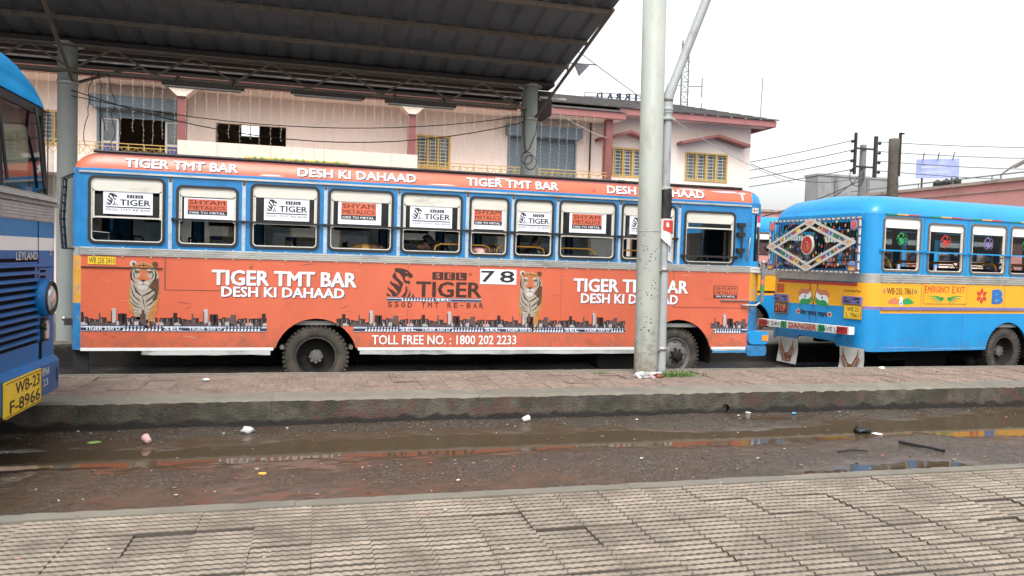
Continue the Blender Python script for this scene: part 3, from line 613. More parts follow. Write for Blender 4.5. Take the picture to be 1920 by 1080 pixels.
def bus_window(root, x0, x1, z0, z1, fn, shade=.185, sash=None, poster=None, sticker=None, glass='glass', rub='rubber', shade_mat='offwhite', full=True):
    """rubber gasket > aluminium trim, roller shade, pane, sash rail, side tracks, stuck-on sheet"""
    w = MB().prism(rrect(x0, x1, z0, z1, .085), fn, .014, -.045, rub, [rrect(x0+.036, x1-.036, z0+.036, z1-.036, .06)]).build('window', root)
    MB().prism(rrect(x0+.0365, x1-.0365, z0+.0365, z1-.0365, .06), fn, .004, -.03, 'offwhite', [rrect(x0+.05, x1-.05, z0+.05, z1-.05, .05)]).build('trim', w)
    zs = z1-.045-shade
    MB().prism(rrect(x0+.051, x1-.051, zs, z1-.05, .05), fn, -.003, -.022, shade_mat).build('shade', w)
    zp = sash if sash else z0+.42
    for a in (x0+.052, x1-.076): MB().prism([(a, zp-.03), (a+.024, zp-.03), (a+.024, zs), (a, zs)], fn, -.006, -.03, 'offwhite').build('track', w)
    MB().prism([(x0+.077, zp), (x1-.077, zp), (x1-.077, zs-.001), (x0+.077, zs-.001)], fn, -.020, -.024, glass).build('pane', w)
    MB().prism([(x0+.077, zp-.022), (x1-.077, zp-.022), (x1-.077, zp), (x0+.077, zp)], fn, -.010, -.032, 'offwhite').build('sash_rail', w)
    if poster:
        b = MB(); poster(b); b.build('poster', w)
    return w

def loft_roof(L, W, prof, segm, zt, rr, rf, dr, df, cap=None):
    """cove and roof skin with rounded plan corners (rr, rf) and domed ends (dr, df)"""
    xs = [0, .02, .06, .12, .2, .3, .42, .56, .72, .9]+[1.2+i*(L-2.4)/8 for i in range(9)]+[L-v for v in (.9, .72, .56, .42, .3, .2, .12, .06, .02, 0)]
    b = MB(); n = len(prof); rows = []
    for x in xs:
        ins = 0; k = 1
        for d, r, dm in ((x, rr, dr), (L-x, rf, df)):
            if d < r: ins = max(ins, r-math.sqrt(max(0, r*r-(r-d)**2)))
            if d < dm: k = min(k, math.sqrt(max(0, 1-(1-d/dm)**2)))
        row = []
        for i, z in prof: row.append(V(x, min(W/2, ins+i), zt+(z-zt)*(.0+1.*k)))
        rows.append(row+[V(v.x, W-v.y, v.z) for v in reversed(row)])
    m = len(rows[0])
    for i in range(len(rows)-1):
        for j in range(m-1):
            s = segm[min(j, m-2-j)] if j != n-1 else segm[-1]
            if cap and s == cap[0] and xs[i] >= cap[1]-.01: s = cap[2]
            b.add([rows[i][j], rows[i+1][j], rows[i+1][j+1], rows[i][j+1]], [(0, 1, 2, 3)], s, True)
    b.add(rows[0], [tuple(range(m))], segm[-1]); b.add(rows[-1], [tuple(range(m))], segm[-1])
    # weld the strips so they shade as one skin
    return b
def weld(me, d=.0005):
    bm = bmesh.new(); bm.from_mesh(me); bmesh.ops.remove_doubles(bm, verts=bm.verts, dist=d); bm.to_mesh(me); bm.free(); return me

def corner_plan(x0, y0, dx, dy, r, n=6):
    """quarter-round plan points from the side (x0+dx*r, y0) round to the end (x0, y0+dy*r)"""
    return [(x0+dx*(r-r*math.sin(math.pi/2*i/n)), y0+dy*(r-r*math.cos(math.pi/2*i/n))) for i in range(n+1)]
def wall_from_plan(b, plan, z0, z1, m, t=.0):
    vs = [V(x, y, z) for x, y in plan for z in (z0, z1)]
    b.add(vs, [(2*i, 2*i+2, 2*i+3, 2*i+1) for i in range(len(plan)-1)], m, True)

def seat_mesh(back='seat', post='rail_yellow', ht=.60):
    b = MB(); b.box(0, .42, 0, .84, .38, .46, 'seat')
    b.prism(rrect(.02, .82, .44, .44+ht, .06), lambda a, c, o: V(-.02-.16*(c-.44)-o, a, c), .03, -.04, back)
    b.tube([(-.06, .04, .9), (-.12, .06, 1.13), (-.13, .12, 1.19), (-.13, .72, 1.19), (-.12, .78, 1.13), (-.06, .8, .9)], .016, post, 6)
    b.tube([(.1, .1, 0), (.1, .1, .4)], .02, 'iron', 6); b.tube([(.1, .74, 0), (.1, .74, .4)], .02, 'iron', 6)
    return b.mesh('seat')

def half_ring(b, cx, zc, r, y0, y1, m, n=14):
    vs = []
    for i in range(n+1):
        a = math.pi*(-.06+1.12*i/n); vs += [V(cx+r*math.cos(a), y0, zc+r*math.sin(a)), V(cx+r*math.cos(a), y1, zc+r*math.sin(a))]
    b.add(vs, [(2*i, 2*i+2, 2*i+3, 2*i+1) for i in range(n)], m)
    b.add([V(cx+r*math.cos(math.pi*(-.06+1.12*i/n)), y1, zc+r*math.sin(math.pi*(-.06+1.12*i/n))) for i in range(n+1)], [tuple(range(n+1))], m)

def shell(root, L, W, wins, zb, belt, zu, arches, zc, xr, xf, lower, upper, skirt=None):
    """both body sides, floor, running gear and inside linings common to the buses"""
    near = XZ(0); far = lambda a, c, o: V(a, W+o, c)
    for side, fn in (('side_panel', near), ('offside_panel', far)):
        b = MB()
        for z0, z1, m in lower:
            if z0 <= zb+.001: b.prism(side_outline(xr, xf, z0, z1, arches, zc), fn, 0, -.035, m)
            else:
                cut = [(cx, r) for cx, r in arches if r+zc > z0]
                b.prism(side_outline(xr, xf, z0, z1, cut, zc) if cut else [(xr, z0), (xf, z0), (xf, z1), (xr, z1)], fn, 0, -.035, m)
        b.build(side, root)
        b = MB(); holes = [rrect(x0+.012, x1-.012, z0+.012, z1-.012, .075) for x0, x1, z0, z1 in wins]
        b.prism([(xr, belt[1]), (xf, belt[1]), (xf, zu), (xr, zu)], fn, -.001, -.045, upper, holes); b.build('window_panel', root)
        b = MB(); h = (belt[1]-belt[0])/4
        b.prism([(xr-.01, belt[0]), (xf, belt[0]), (xf, belt[1]), (xr-.01, belt[1])], fn, .006, -.03, 'alu')
        for k in range(4):
            z = belt[0]+h*(k+.5); ys = [.006, .017, .017, .006]; zz = [-.42, -.16, .16, .42]
            vs = [fn(x, z+h*q, o) for x in (xr-.01, xf) for q, o in zip(zz, ys)]
            b.add(vs, [(i, i+1, i+5, i+4) for i in range(3)], 'alu')
        b.build('belt_moulding', root)
    b = MB()
    for x in np.arange(xr+.15, xf-.1, .36):
        for z in (belt[0]-.006, belt[1]+.004): b.box(x, x+.018, -.016, .0, z-.008, z+.008, 'offwhite')
    b.build('rivet_row', root)
    MB().box(xr+.05, xf-.1, .05, W-.05, .96, 1.02, 'interior').build('floor', root)
    MB().box(xr+.05, xf-.1, .06, W-.06, zu+.0, zu+.03, 'interior_light').build('ceiling', root)
    b = MB(); b.box(.5, L-.4, .8, .95, .52, .78, 'under'); b.box(.5, L-.4, W-.95, W-.8, .52, .78, 'under')
    for cx, r in arches: b.tube([(cx, .2, zc), (cx, W-.2, zc)], .09, 'under', 10); b.box(cx-.6, cx+.6, .62, .7, .62, .7, 'under'); b.box(cx-.6, cx+.6, W-.7, W-.62, .62, .7, 'under')
    for x in np.arange(.9, L-.6, 1.1): b.box(x, x+.07, .1, W-.1, .80, .95, 'under')
    b.tube([(3.3, W/2, .62), (L-2.2, W/2, .70)], .06, 'under', 8); b.box(4.2, 5.6, .15, .7, .42, .8, 'under'); b.box(4.2, 6.2, W-.75, W-.15, .42, .8, 'under')
    b.build('chassis', root)
    for cx, r in arches:
        for ya, yb in ((.04, .74), (W-.04, W-.74)): b = MB(); half_ring(b, cx, zc, r+.012, ya, yb, 'under'); b.build('wheel_housing', root)

# ================================================================== the orange advert bus
B1 = thing('city_bus', 'long blue bus wrapped in an orange tiger advert, route number 78, parked across the middle', 'bus', (-3.25, 11.38, LANE))
def bus_one():
    L, W = 10.75, 2.5; N1 = XZ(0); root = B1
    W1 = [(.212, 1.186, 2.07, 3.005), (1.325, 2.152, 2.068, 2.928), (2.311, 3.276, 2.065, 3.0), (3.399, 4.359, 2.065, 2.99), (4.464, 5.414, 2.062, 2.985), (5.516, 6.154, 2.055, 2.98), (6.233, 6.892, 2.055, 2.975), (6.973, 7.959, 2.05, 2.99), (8.044, 9.027, 2.05, 2.99), (9.177, 10.136, 2.03, 2.927)]
    arches = [(3.265, .60), (9.14, .63)]
    shell(root, L, W, W1, .62, (1.905, 2.02), 3.06, arches, .46, .13, 10.45, [(.62, 1.905, 'orange')], 'blue1')
    P = [(.396, 1.021, 2.484, 2.815), (1.428, 2.078, 2.462, 2.756), (2.499, 3.13, 2.483, 2.831), (3.543, 4.174, 2.471, 2.812), (4.606, 5.253, 2.465, 2.806), (5.56, 6.11, 2.475, 2.806), (6.285, 6.84, 2.47, 2.806), (7.158, 7.787, 2.479, 2.80), (8.199, 8.86, 2.49, 2.81)]
    for i, wn in enumerate(W1):
        po = None
        if i < 9: po = (lambda p, q: (lambda b: (poster_tiger if q % 2 == 0 else poster_shyam)(b, *p, N1, -.013)))(P[i], i)
        sh = {1: .115, 9: .16, 0: .165, 3: .14, 5: .158, 7: .145}.get(i, .15)
        bus_window(root, *wn, N1, sh, wn[2]+(.38 if i < 9 else .62), po)
        # far-side window of the same bay
        F = lambda a, c, o: V(a, W+o, c)
        w2 = MB().prism(rrect(*wn, .085), F, .014, -.045, 'rubber', [rrect(wn[0]+.036, wn[1]-.036, wn[2]+.036, wn[3]-.036, .06)]).build('window', root)
        MB().prism(rrect(wn[0]+.051, wn[1]-.051, wn[3]-.22, wn[3]-.05, .05), F, -.003, -.02, 'offwhite').build('shade', w2)
        if i < 9: MB().prism(rrect(wn[0]+.04, wn[1]-.04, wn[2]+.04, wn[3]-.04, .06), F, -.03, -.034, 'glass').build('pane', w2)  # full-height tinted pane added to darken the view through the bus
        if i < 9:
            b = MB(); q = P[i]; b.prism([(q[0], q[2]-.02), (q[1], q[2]-.02), (q[1], q[3]), (q[0], q[3])], F, -.008, -.012, 'seat_grey'); b.rect(q[0]+.06, q[1]-.09, q[2]+.06, q[3]-.03, F, -.0125, 'tig_brown' if i % 2 else 'seat_grey'); b.build('poster', w2)
    # pillar strips with rivets
    for x in (1.225, 2.20, 3.337, 4.41, 5.465, 6.19, 6.93, 8.0, 9.06):
        b = MB(); b.box(x, x+.05, -.009, -.0005, 2.022, 3.0, 'lightstrip'); b.box(x+.006, x+.044, -.014, -.002, 2.96, 3.03, 'tig_brown')
        for z in np.arange(2.08, 2.95, .09): b.box(x+.02, x+.03, -.013, -.008, z, z+.01, 'offwhite')
        b.build('pillar_strip', root)
    b = MB(); b.box(1.28, 9.06, -.05, -.034, 2.425, 2.455, 'black')
    for x in (1.29, 2.22, 3.36, 4.43, 5.49, 6.21, 6.95, 8.02, 9.04): b.box(x-.02, x+.02, -.036, -.0005, 2.42, 2.46, 'black')
    b.build('guard_bar', root)
    b = MB(); b.box(9.12, 10.2, -.05, -.03, 2.15, 2.18, 'black'); b.box(9.14, 9.18, -.04, -.0005, 2.14, 2.19, 'black'); b.box(10.14, 10.18, -.04, -.0005, 2.14, 2.19, 'black'); b.build('guard_bar', root)
    # cantrail drip and cove
    b = MB(); b.box(.10, 10.42, -.022, -.0005, 3.035, 3.062, 'alu'); b.box(.06, 10.42, -.012, -.0005, 3.063, 3.085, 'blue1'); b.build('drip_rail', root)
    prof = [(0, 3.06), (0, 3.105), (.055, 3.285), (.10, 3.315), (.3, 3.36), (W/2, 3.40)]
    me = loft_roof(L, W, prof, ['blue1', 'orange', 'maroon', 'maroon', 'seat_grey'], 3.06, .16, .3, .35, .42, ('orange', 10.40, 'blue2')).mesh('roof'); weld(me); link('roof', me, root)
    b = MB(); b.tube([(.25, .11, 3.345), (10.3, .11, 3.345)], .022, 'black', 8)
    for x in np.arange(.4, 10.2, .9): b.box(x, x+.03, .095, .125, 3.31, 3.34, 'black')
    rn = random.Random(2)
    for k in range(16):
        x = rn.uniform(.6, 10); b.box(x, x+rn.uniform(.05, .22), .12, .2, 3.32, 3.345+rn.uniform(.01, .03), rn.choice(('paper', 'black', 'maroon', 'iron')))
    b.build('roof_rail', root)
    CV = lambda a, c, o: V(a, .055*(c-3.105)/.18-o, c+o*.3)
    for t, x0, x1 in (('TIGER TMT BAR', .658, 2.134), ('DESH KI DAHAAD', 2.957, 4.688), ('TIGER TMT BAR', 5.465, 6.958), ('DESH KI DAHAAD', 7.787, 9.538)):
        for wd in ad_text(t, x0, x1, 3.135, 3.262, CV, .006, .03): wd.build('lettering', root)
    b = MB(); rn = random.Random(12)
    for x, z, sx, sz, m in ((9.3, 3.275, .30, .012, 'paper'), (9.95, 3.265, .30, .022, 'rod_pale'), (10.24, 3.26, .10, .02, 'seat_grey'), (6.05, 3.278, .18, .010, 'paper'), (7.45, 3.20, .05, .03, 'tig_nose'), (7.56, 3.17, .04, .025, 'bead_red'), (2.6, 3.125, .2, .012, 'paper'), (5.1, 3.125, .3, .01, 'paper')):
        b.poly([(x+sx*math.cos(R(k*30))*rn.uniform(.6, 1.1), z+sz*math.sin(R(k*30))*rn.uniform(.5, 1.1)) for k in range(12)], CV, .004, m)
    b.build('torn_patch', root, kind='stuff')
    MB().text('T', 10.2, 10.32, 3.135, 3.262, CV, .006, 'print_white', .03).build('lettering', root)
    # print on the side
    for x in (.72, 6.337): tiger_print(x, .89, .397, .95, N1).build('tiger_print', root)
    for t, x0, x1, z0, z1 in (('TIGER TMT BAR', 1.806, 3.834, 1.527, 1.75), ('DESH KI DAHAAD', 1.937, 3.659, 1.363, 1.512), ('TIGER TMT BAR', 7.256, 9.29, 1.527, 1.746), ('DESH KI DAHAAD', 7.391, 9.113, 1.345, 1.505)):
        for wd in ad_text(t, x0, x1, z0, z1, N1): wd.build('lettering', root)
    b = MB(); head_logo(b, 4.277, 4.70, 1.40, 1.843, N1, .004, 'print_dark'); b.text('TIGER', 4.723, 5.746, 1.405, 1.645, N1, .004, 'print_dark', .03); sel_boxes(b, 4.963, 5.512, 1.673, 1.79, N1, .004, 'print_dark', 'orange')
    b.ell(5.56, 1.77, .022, .022, N1, .004, 'print_dark', 14); b.ell(5.56, 1.77, .017, .017, N1, .005, 'orange', 14); b.text('R', 5.552, 5.569, 1.76, 1.78, N1, .006, 'print_dark')
    b.build('logo', root); b = MB()
    x = 4.302
    for c in '550D TMT RE-BAR':
        if c != ' ': b.text(c, x, x+(.062 if c != '-' else .045), 1.243+(.03 if c == '-' else 0), 1.322-(.035 if c == '-' else 0), N1, .004, 'print_dark', .01)
        x += .1012
    for wd in words(b, .07): wd.build('lettering', root)
    rod_print(4.283, 5.742, 1.335, 1.393, N1, .3).build('rod_print', root)
    rod_print(.137, 2.563, .857, .945, N1, 0).build('rod_print', root); rod_print(3.80, 8.18, .863, .952, N1, .35).build('rod_print', root); rod_print(9.80, 10.44, .863, .952, N1, .5).build('rod_print', root)
    skyline(.136, 2.561, .945, N1, .2).build('skyline_print', root); skyline(3.55, 8.174, .952, N1, .1).build('skyline_print', root); skyline(9.74, 10.44, .952, N1, .35).build('skyline_print', root)
    b = MB(); b.text('TOLL FREE NO. : 1800 202 2233', 4.074, 6.33, .675, .818, N1, .004, 'print_white', .012)
    for wd in words(b, .038): wd.build('lettering', root)
    b = MB(); b.rect(5.715, 6.30, 1.622, 1.856, N1, .006, 'poster'); b.text('7', 5.73, 5.95, 1.655, 1.83, N1, .008, 'print_black', .03); b.text('8', 6.03, 6.27, 1.65, 1.835, N1, .008, 'print_black', .03); b.build('route_number', root)
    b = MB(); b.rect(.216, .561, 1.785, 1.893, N1, .006, 'yellow_plate'); b.text('WB 25E 2410', .23, .55, 1.80, 1.878, N1, .008, 'print_black', .0); b.build('number_plate', root)
    b = MB(); b.prism([(9.773, 1.465), (10.22, 1.465), (10.22, 1.675), (9.773, 1.675)], N1, .008, 0, 'print_dark'); b.rect(9.785, 10.208, 1.52, 1.665, N1, .009, 'orange'); b.text('SHYAM', 9.81, 10.18, 1.598, 1.652, N1, .010, 'print_dark', .006); b.text('METALICS', 9.81, 10.18, 1.53, 1.583, N1, .010, 'print_dark', .006); b.text('ORE TO METAL', 9.81, 10.18, 1.478, 1.508, N1, .010, 'poster', .01); b.build('advert_plate', root)
    # seams, hatch edges, skirt
    for x0, x1, q, z0, z1, m, nm in ((.13, 1.16, .018, 1.742, 1.757, 'tig_brown', 'panel_lip'), (1.185, 1.2, .006, 1.45, 1.9, 'maroon', 'panel_seam'), (1.2, 2.32, .005, 1.448, 1.454, 'maroon', 'panel_seam'), (2.32, 2.345, .02, 1.80, 1.86, 'rail_yellow', 'latch'), (9.02, 9.03, .004, 1.30, 1.9, 'maroon', 'panel_seam'), (9.05, 9.075, .02, 1.62, 1.72, 'rail_yellow', 'latch'), (9.03, 10.45, .006, 1.30, 1.308, 'maroon', 'panel_seam'), (9.9, 10.45, .03, 1.425, 1.44, 'steel', 'trim_bar'), (4.6, 4.604, .003, .64, 1.9, 'maroon', 'panel_seam'), (7.05, 7.054, .003, .64, 1.9, 'maroon', 'panel_seam')):
        MB().box(x0, x1, -q, 0, z0, z1, m).build(nm, root)
    b = MB()
    for x0, x1 in ((.13, 2.66), (3.87, 8.52), (9.77, 10.45)): b.box(x0, x1, -.005, .02, .588, .630, 'white')
    b.build('white_line', root)
    b = MB()
    for x0, x1 in ((.9, 2.62), (3.90, 8.50), (9.80, 10.44)):
        n = 24; top = .584; vs = [V(x0+(x1-x0)*i/n, -.002, (.525+.012*fbm(x0+(x1-x0)*i/n, 4, 3, 3)) if j else top) for i in range(n+1) for j in (0, 1)]
        b.add(vs, [(2*i, 2*i+1, 2*i+3, 2*i+2) for i in range(n)], 'skirt')
        b.add([v+V(0, .02, 0) for v in vs], [(2*i, 2*i+1, 2*i+3, 2*i+2) for i in range(n)], 'skirt')
    b.box(9.8, 10.44, -.006, -.004, .535, .565, 'blue2'); b.build('skirt', root)
    b = MB(); rn = random.Random(31)
    for k in range(70):
        x = rn.uniform(.2, 10.3); z = rn.choice((rn.uniform(.66, .84), rn.uniform(.98, 1.88))); l = rn.uniform(.03, .22); a = rn.gauss(0, .25)
        if any(abs(x-cx) < r+.1 and z < 1.1 for cx, r in arches): continue
        b.stroke([(x, z), (x+l*.5*math.cos(a), z+l*.5*math.sin(a)+rn.uniform(-.004, .004)), (x+l*math.cos(a), z+l*math.sin(a))], rn.uniform(.003, .007), N1, .0035, rn.choice(('maroon', 'peach', 'peach', 'tig_brown', 'flap_white')))
    b.build('scuff_marks', root, kind='stuff')
    # rear corner and wall
    for sgn in (0, 1):
        pl = corner_plan(0, W*sgn, 1, 1-2*sgn, .13); b = MB()
        for z0, z1, m in ((.60, 1.25, 'flaky_blue'), (1.25, 1.9, 'flaky'), (1.9, 2.02, 'alu'), (2.02, 3.1, 'blue1')): wall_from_plan(b, pl, z0, z1, m)
        b.build('rear_corner', root)
    b = MB(); b.box(-.01, .03, .13, W-.13, .6, 1.9, 'blue1'); b.box(-.012, .03, .13, W-.13, 1.9, 2.02, 'alu'); b.prism([(.13, 2.02), (W-.13, 2.02), (W-.13, 3.08), (.13, 3.08)], lambda a, c, o: V(-o, a, c), .01, -.03, 'blue1', [rrect(.4, W-.4, 2.25, 2.95, .1)]); b.build('rear_panel', root)
    MB().box(.0, .006, .41, W-.41, 2.26, 2.94, 'glass').build('rear_window', root)
    b = MB()
    for y in (.02, .16): b.tube([(-.10, y, 1.99), (-.13, y, 2.4), (-.10, y, 2.95), (.02, y+.04, 3.02)], .017, 'black', 6)
    for z in np.arange(2.05, 2.95, .11): b.box(-.125, -.10, .02, .16, z, z+.02, 'black')
    b.box(-.11, .02, .02, .16, 1.98, 2.0, 'black'); b.build('rear_ladder', root)
    MB().box(.02, .20, .10, .13, .06, .62, 'rubber').build('mud_flap', root)
    b = MB(); b.box(-.10, .02, .1, .22, .93, 1.02, 'iron'); b.sphere((-.12, .16, 1.02), .035, 'steel', 8); b.build('rear_bumper_bracket', root)
    # front end
    for sgn in (0, 1):
        pl = corner_plan(L, W*sgn, -1, 1-2*sgn, .3, 8); b = MB()
        for z0, z1, m in ((.55, 1.42, 'flaky_blue'), (1.42, 1.90, 'flaky'), (1.90, 2.02, 'alu'), (2.02, 2.11, 'blue2'), (2.90, 3.1, 'blue1')): wall_from_plan(b, pl, z0, z1, m)
        wall_from_plan(b, pl[:2], 2.11, 2.90, 'blue2'); wall_from_plan(b, pl[-2:], 2.11, 2.90, 'blue2'); b.build('front_corner', root)
        g = MB(); wall_from_plan(g, pl[1:-1], 2.11, 2.90, 'glass_clear'); g.build('quarter_glass', root)
    b = MB(); s = MB(); pl = corner_plan(L+.003, -.003, -1, 1, .303, 8)[2:6]; wall_from_plan(s, pl, 2.78, 2.895, 'pinkred'); wall_from_plan(s, pl, 2.70, 2.775, 'paper'); s.build('sticker', root)
    s = MB(); s.box(10.44, 10.56, -.012, .05, 2.93, 3.02, 'flap_white'); s.ell(10.48, 2.975, .018, .02, N1, .013, 'red', 10); s.ell(10.53, 2.975, .016, .02, N1, .013, 'purple', 10); s.build('badge', root)
    s = MB(); s.box(10.45, 10.66, -.008, .04, 1.915, 2.01, 'flap_white'); s.stroke([(10.47, 1.95), (10.49, 1.98), (10.52, 1.955), (10.55, 1.98), (10.58, 1.95), (10.61, 1.97)], .016, N1, .009, 'purple'); s.ell(10.645, 1.97, .012, .02, N1, .009, 'green', 10); s.build('badge', root)
    b.box(L-.03, L, .3, W-.3, .55, 2.11, 'blue1'); b.box(L-.03, L+.001, .3, W-.3, 2.9, 3.08, 'blue1'); b.box(L-.03, L, W/2-.03, W/2+.03, 2.11, 2.9, 'rubber'); b.build('front_panel', root)
    MB().box(L-.018, L-.012, .3, W-.3, 2.11, 2.9, 'glass_clear').build('windscreen', root)
    b = MB(); b.prism(rrect(10.42, 10.80, .48, .66, .05), XZ(0), .05, -.5, 'flaky_blue'); b.prism(rrect(10.44, 10.83, .68, .90, .08), XZ(0), .06, -.5, 'blue2'); b.box(10.70, 10.82, -.066, -.05, .74, .84, 'amber'); b.build('front_bumper', root)
    b = MB(); b.tube([(10.64, -.10, 1.42), (10.64, -.10, 2.08)], .035, 'pole_far', 10); b.sphere((10.64, -.10, 2.09), .042, 'steel', 8); b.tube([(10.64, -.10, 1.60), (10.64, -.10, 1.68)], .037, 'green', 10, False); b.tube([(10.64, -.10, 1.72), (10.64, -.10, 1.80)], .037, 'bead_orange', 10, False)
    b.tube([(10.3, -.03, 1.35), (10.55, -.07, 1.35), (10.64, -.10, 1.42)], .018, 'steel', 8); b.box(10.60, 10.72, -.08, .02, 1.88, 1.91, 'steel'); b.build('marker_post', root)
    b = MB(); b.tube([(10.38, -.02, 2.12), (10.36, -.07, 2.25), (10.38, -.07, 2.42), (10.42, -.02, 2.5)], .012, 'steel', 6); b.build('grab_handle', root)
    b = MB()
    for z in (2.25, 2.52, 2.68): b.box(10.16, 10.30, -.06, -.001, z, z+.07, 'black')
    b.tube([(10.24, -.05, 2.15), (10.24, -.05, 2.75)], .015, 'black', 6); b.build('mirror_bracket', root)
    # cab
    b = MB(); c = V(9.80, .62, 1.98); X = Matrix.Translation(c) @ Matrix.Rotation(R(-62), 4, 'Y')
    ring = [X @ V(.24*math.cos(R(a)), .24*math.sin(R(a)), 0) for a in range(0, 375, 15)]; b.tube(ring, .018, 'black', 8, False)
    for a in (20, 140, 260): b.tube([X @ V(0, 0, -.03), X @ V(.23*math.cos(R(a)), .23*math.sin(R(a)), 0)], .014, 'black', 6)
    b.tube([X @ V(0, 0, 0), X @ V(0, 0, -.7)], .03, 'black', 8); b.build('steering_wheel', root)
    b = MB(); b.box(10.15, 10.6, .3, W-.3, 1.02, 1.95, 'interior'); b.build('dashboard', root)
    b = MB(); b.box(9.0, 9.45, .35, .95, 1.02, 1.5, 'seat'); b.box(8.98, 9.1, .35, .95, 1.5, 2.25, 'seat'); b.build('driver_seat', root)
    b = MB(); b.box(8.80, 8.84, .1, 1.2, 1.02, 2.55, 'interior'); b.tube([(8.82, 1.25, 1.02), (8.82, 1.25, 3.05)], .02, 'rail_yellow', 6); b.build('cab_partition', root)
    # seats
    sm_ = seat_mesh('seat', 'iron'); 
    for x in (.55, 1.37, 2.19, 3.01, 3.83, 4.65): link('seat', sm_, root, loc=(x, .1, 1.02)); link('seat', sm_, root, loc=(x, W-.95, 1.02))
    for x in (5.6, 6.5, 7.4): link('seat', sm_, root, loc=(x, W-.95, 1.02))
    for x0, x1 in ((4.98, 5.93), (5.97, 6.83), (6.98, 7.70), (7.95, 8.6)):
        b = MB(); b.box(x0, x1, .18, .58, 1.42, 1.5, 'seat'); b.box(x0, x1, .14, .18, 1.5, 2.08, 'seat_grey'); b.box(x0-.01, x1+.01, .13, .165, 2.085, 2.125, 'black')
        b.tube([(x0+.03, .15, 2.10), (x0+.05, .15, 2.19), (x0+.13, .15, 2.225), (x1-.13, .15, 2.225), (x1-.05, .15, 2.19), (x1-.03, .15, 2.10)], .014, 'rail_yellow', 6); b.box(x0+.1, x0+.14, .3, .34, 1.02, 1.42, 'iron'); b.box(x1-.14, x1-.1, .3, .34, 1.02, 1.42, 'iron'); b.build('bench_seat', root)
    Fi = lambda a, c, o: V(a, W-.06-o, c)
    for x0, x1, z0, z1 in ((1.45, 2.0, 2.10, 2.27), (2.70, 3.35, 2.12, 2.30), (4.70, 5.45, 2.08, 2.32)):
        b = MB(); b.box(x0, x1, W-.06, W-.045, z0, z1, 'cream_board'); b.rect(x0+.02, x0+.2, z1-.07, z1-.01, Fi, .002, 'lic_blue'); b.rect(x0+.06, x1-.08, z0+.03, z1-.075, Fi, .002, 'poster'); b.text('जीवन बीमा निगम', x0+.1, x1-.12, z0+.055, z1-.085, Fi, .004, 'print_black'); b.build('notice_board', root)
    wheel(root, 3.265, .06, .475, .475, True); wheel(root, 3.265, W-.06, .475, .475, True, 0, -1); wheel(root, 9.14, .09, .475, .475, False, R(6)); wheel(root, 9.14, W-.09, .475, .475, False, R(6), -1)
    b = MB(); b.prism(rrect(7.75, 8.42, .24, .60, .12), XZ(0), -.1, -.55, 'under'); b.build('fuel_tank', root)
    for x in (2.75, 3.74): MB().prism(rrect(x, x+.06, .60, .66, .02), XZ(0), -.02, -.25, 'rim_grey').build('bracket', root)
bus_one()

# ================================================================== the blue and yellow painted bus
B2 = thing('painted_bus', 'sky blue and yellow painted bus seen from behind, diamond grille over its rear window', 'bus', (9.638, 11.377, LANE), R(6))
def scorpion(x, z, s, fn, off, m):
    b = MB(); T = lambda a, c: (x+a*s, z+c*s)
    S = lambda pts, w: b.stroke([T(*p) for p in pts], w*s, fn, off, m)
    S([(.52*math.cos(R(a)), .52*math.sin(R(a))) for a in range(-60, 75, 9)], .05); S([(.52*math.cos(R(a)), .52*math.sin(R(a))) for a in range(110, 200, 9)], .05)
    b.poly([T(*p) for p in ((-.35, .05), (-.12, .16), (.1, .02), (.22, -.2), (.12, -.38), (-.1, -.32), (-.3, -.12))], fn, off, m)
    S([(-.3, .02), (-.4, .22), (-.3, .42), (-.08, .48), (.1, .40), (.14, .24), (.06, .18)], .11)
    S([(.1, -.02), (.22, .10), (.38, .06), (.45, -.1)], .09); S([(.2, -.14), (.34, -.1), (.44, -.2)], .08)
    for k in range(4): S([(-.28+k*.11, -.1-k*.07), (-.42+k*.1, -.26-k*.06), (-.34+k*.1, -.42-k*.04)], .05)
    return b
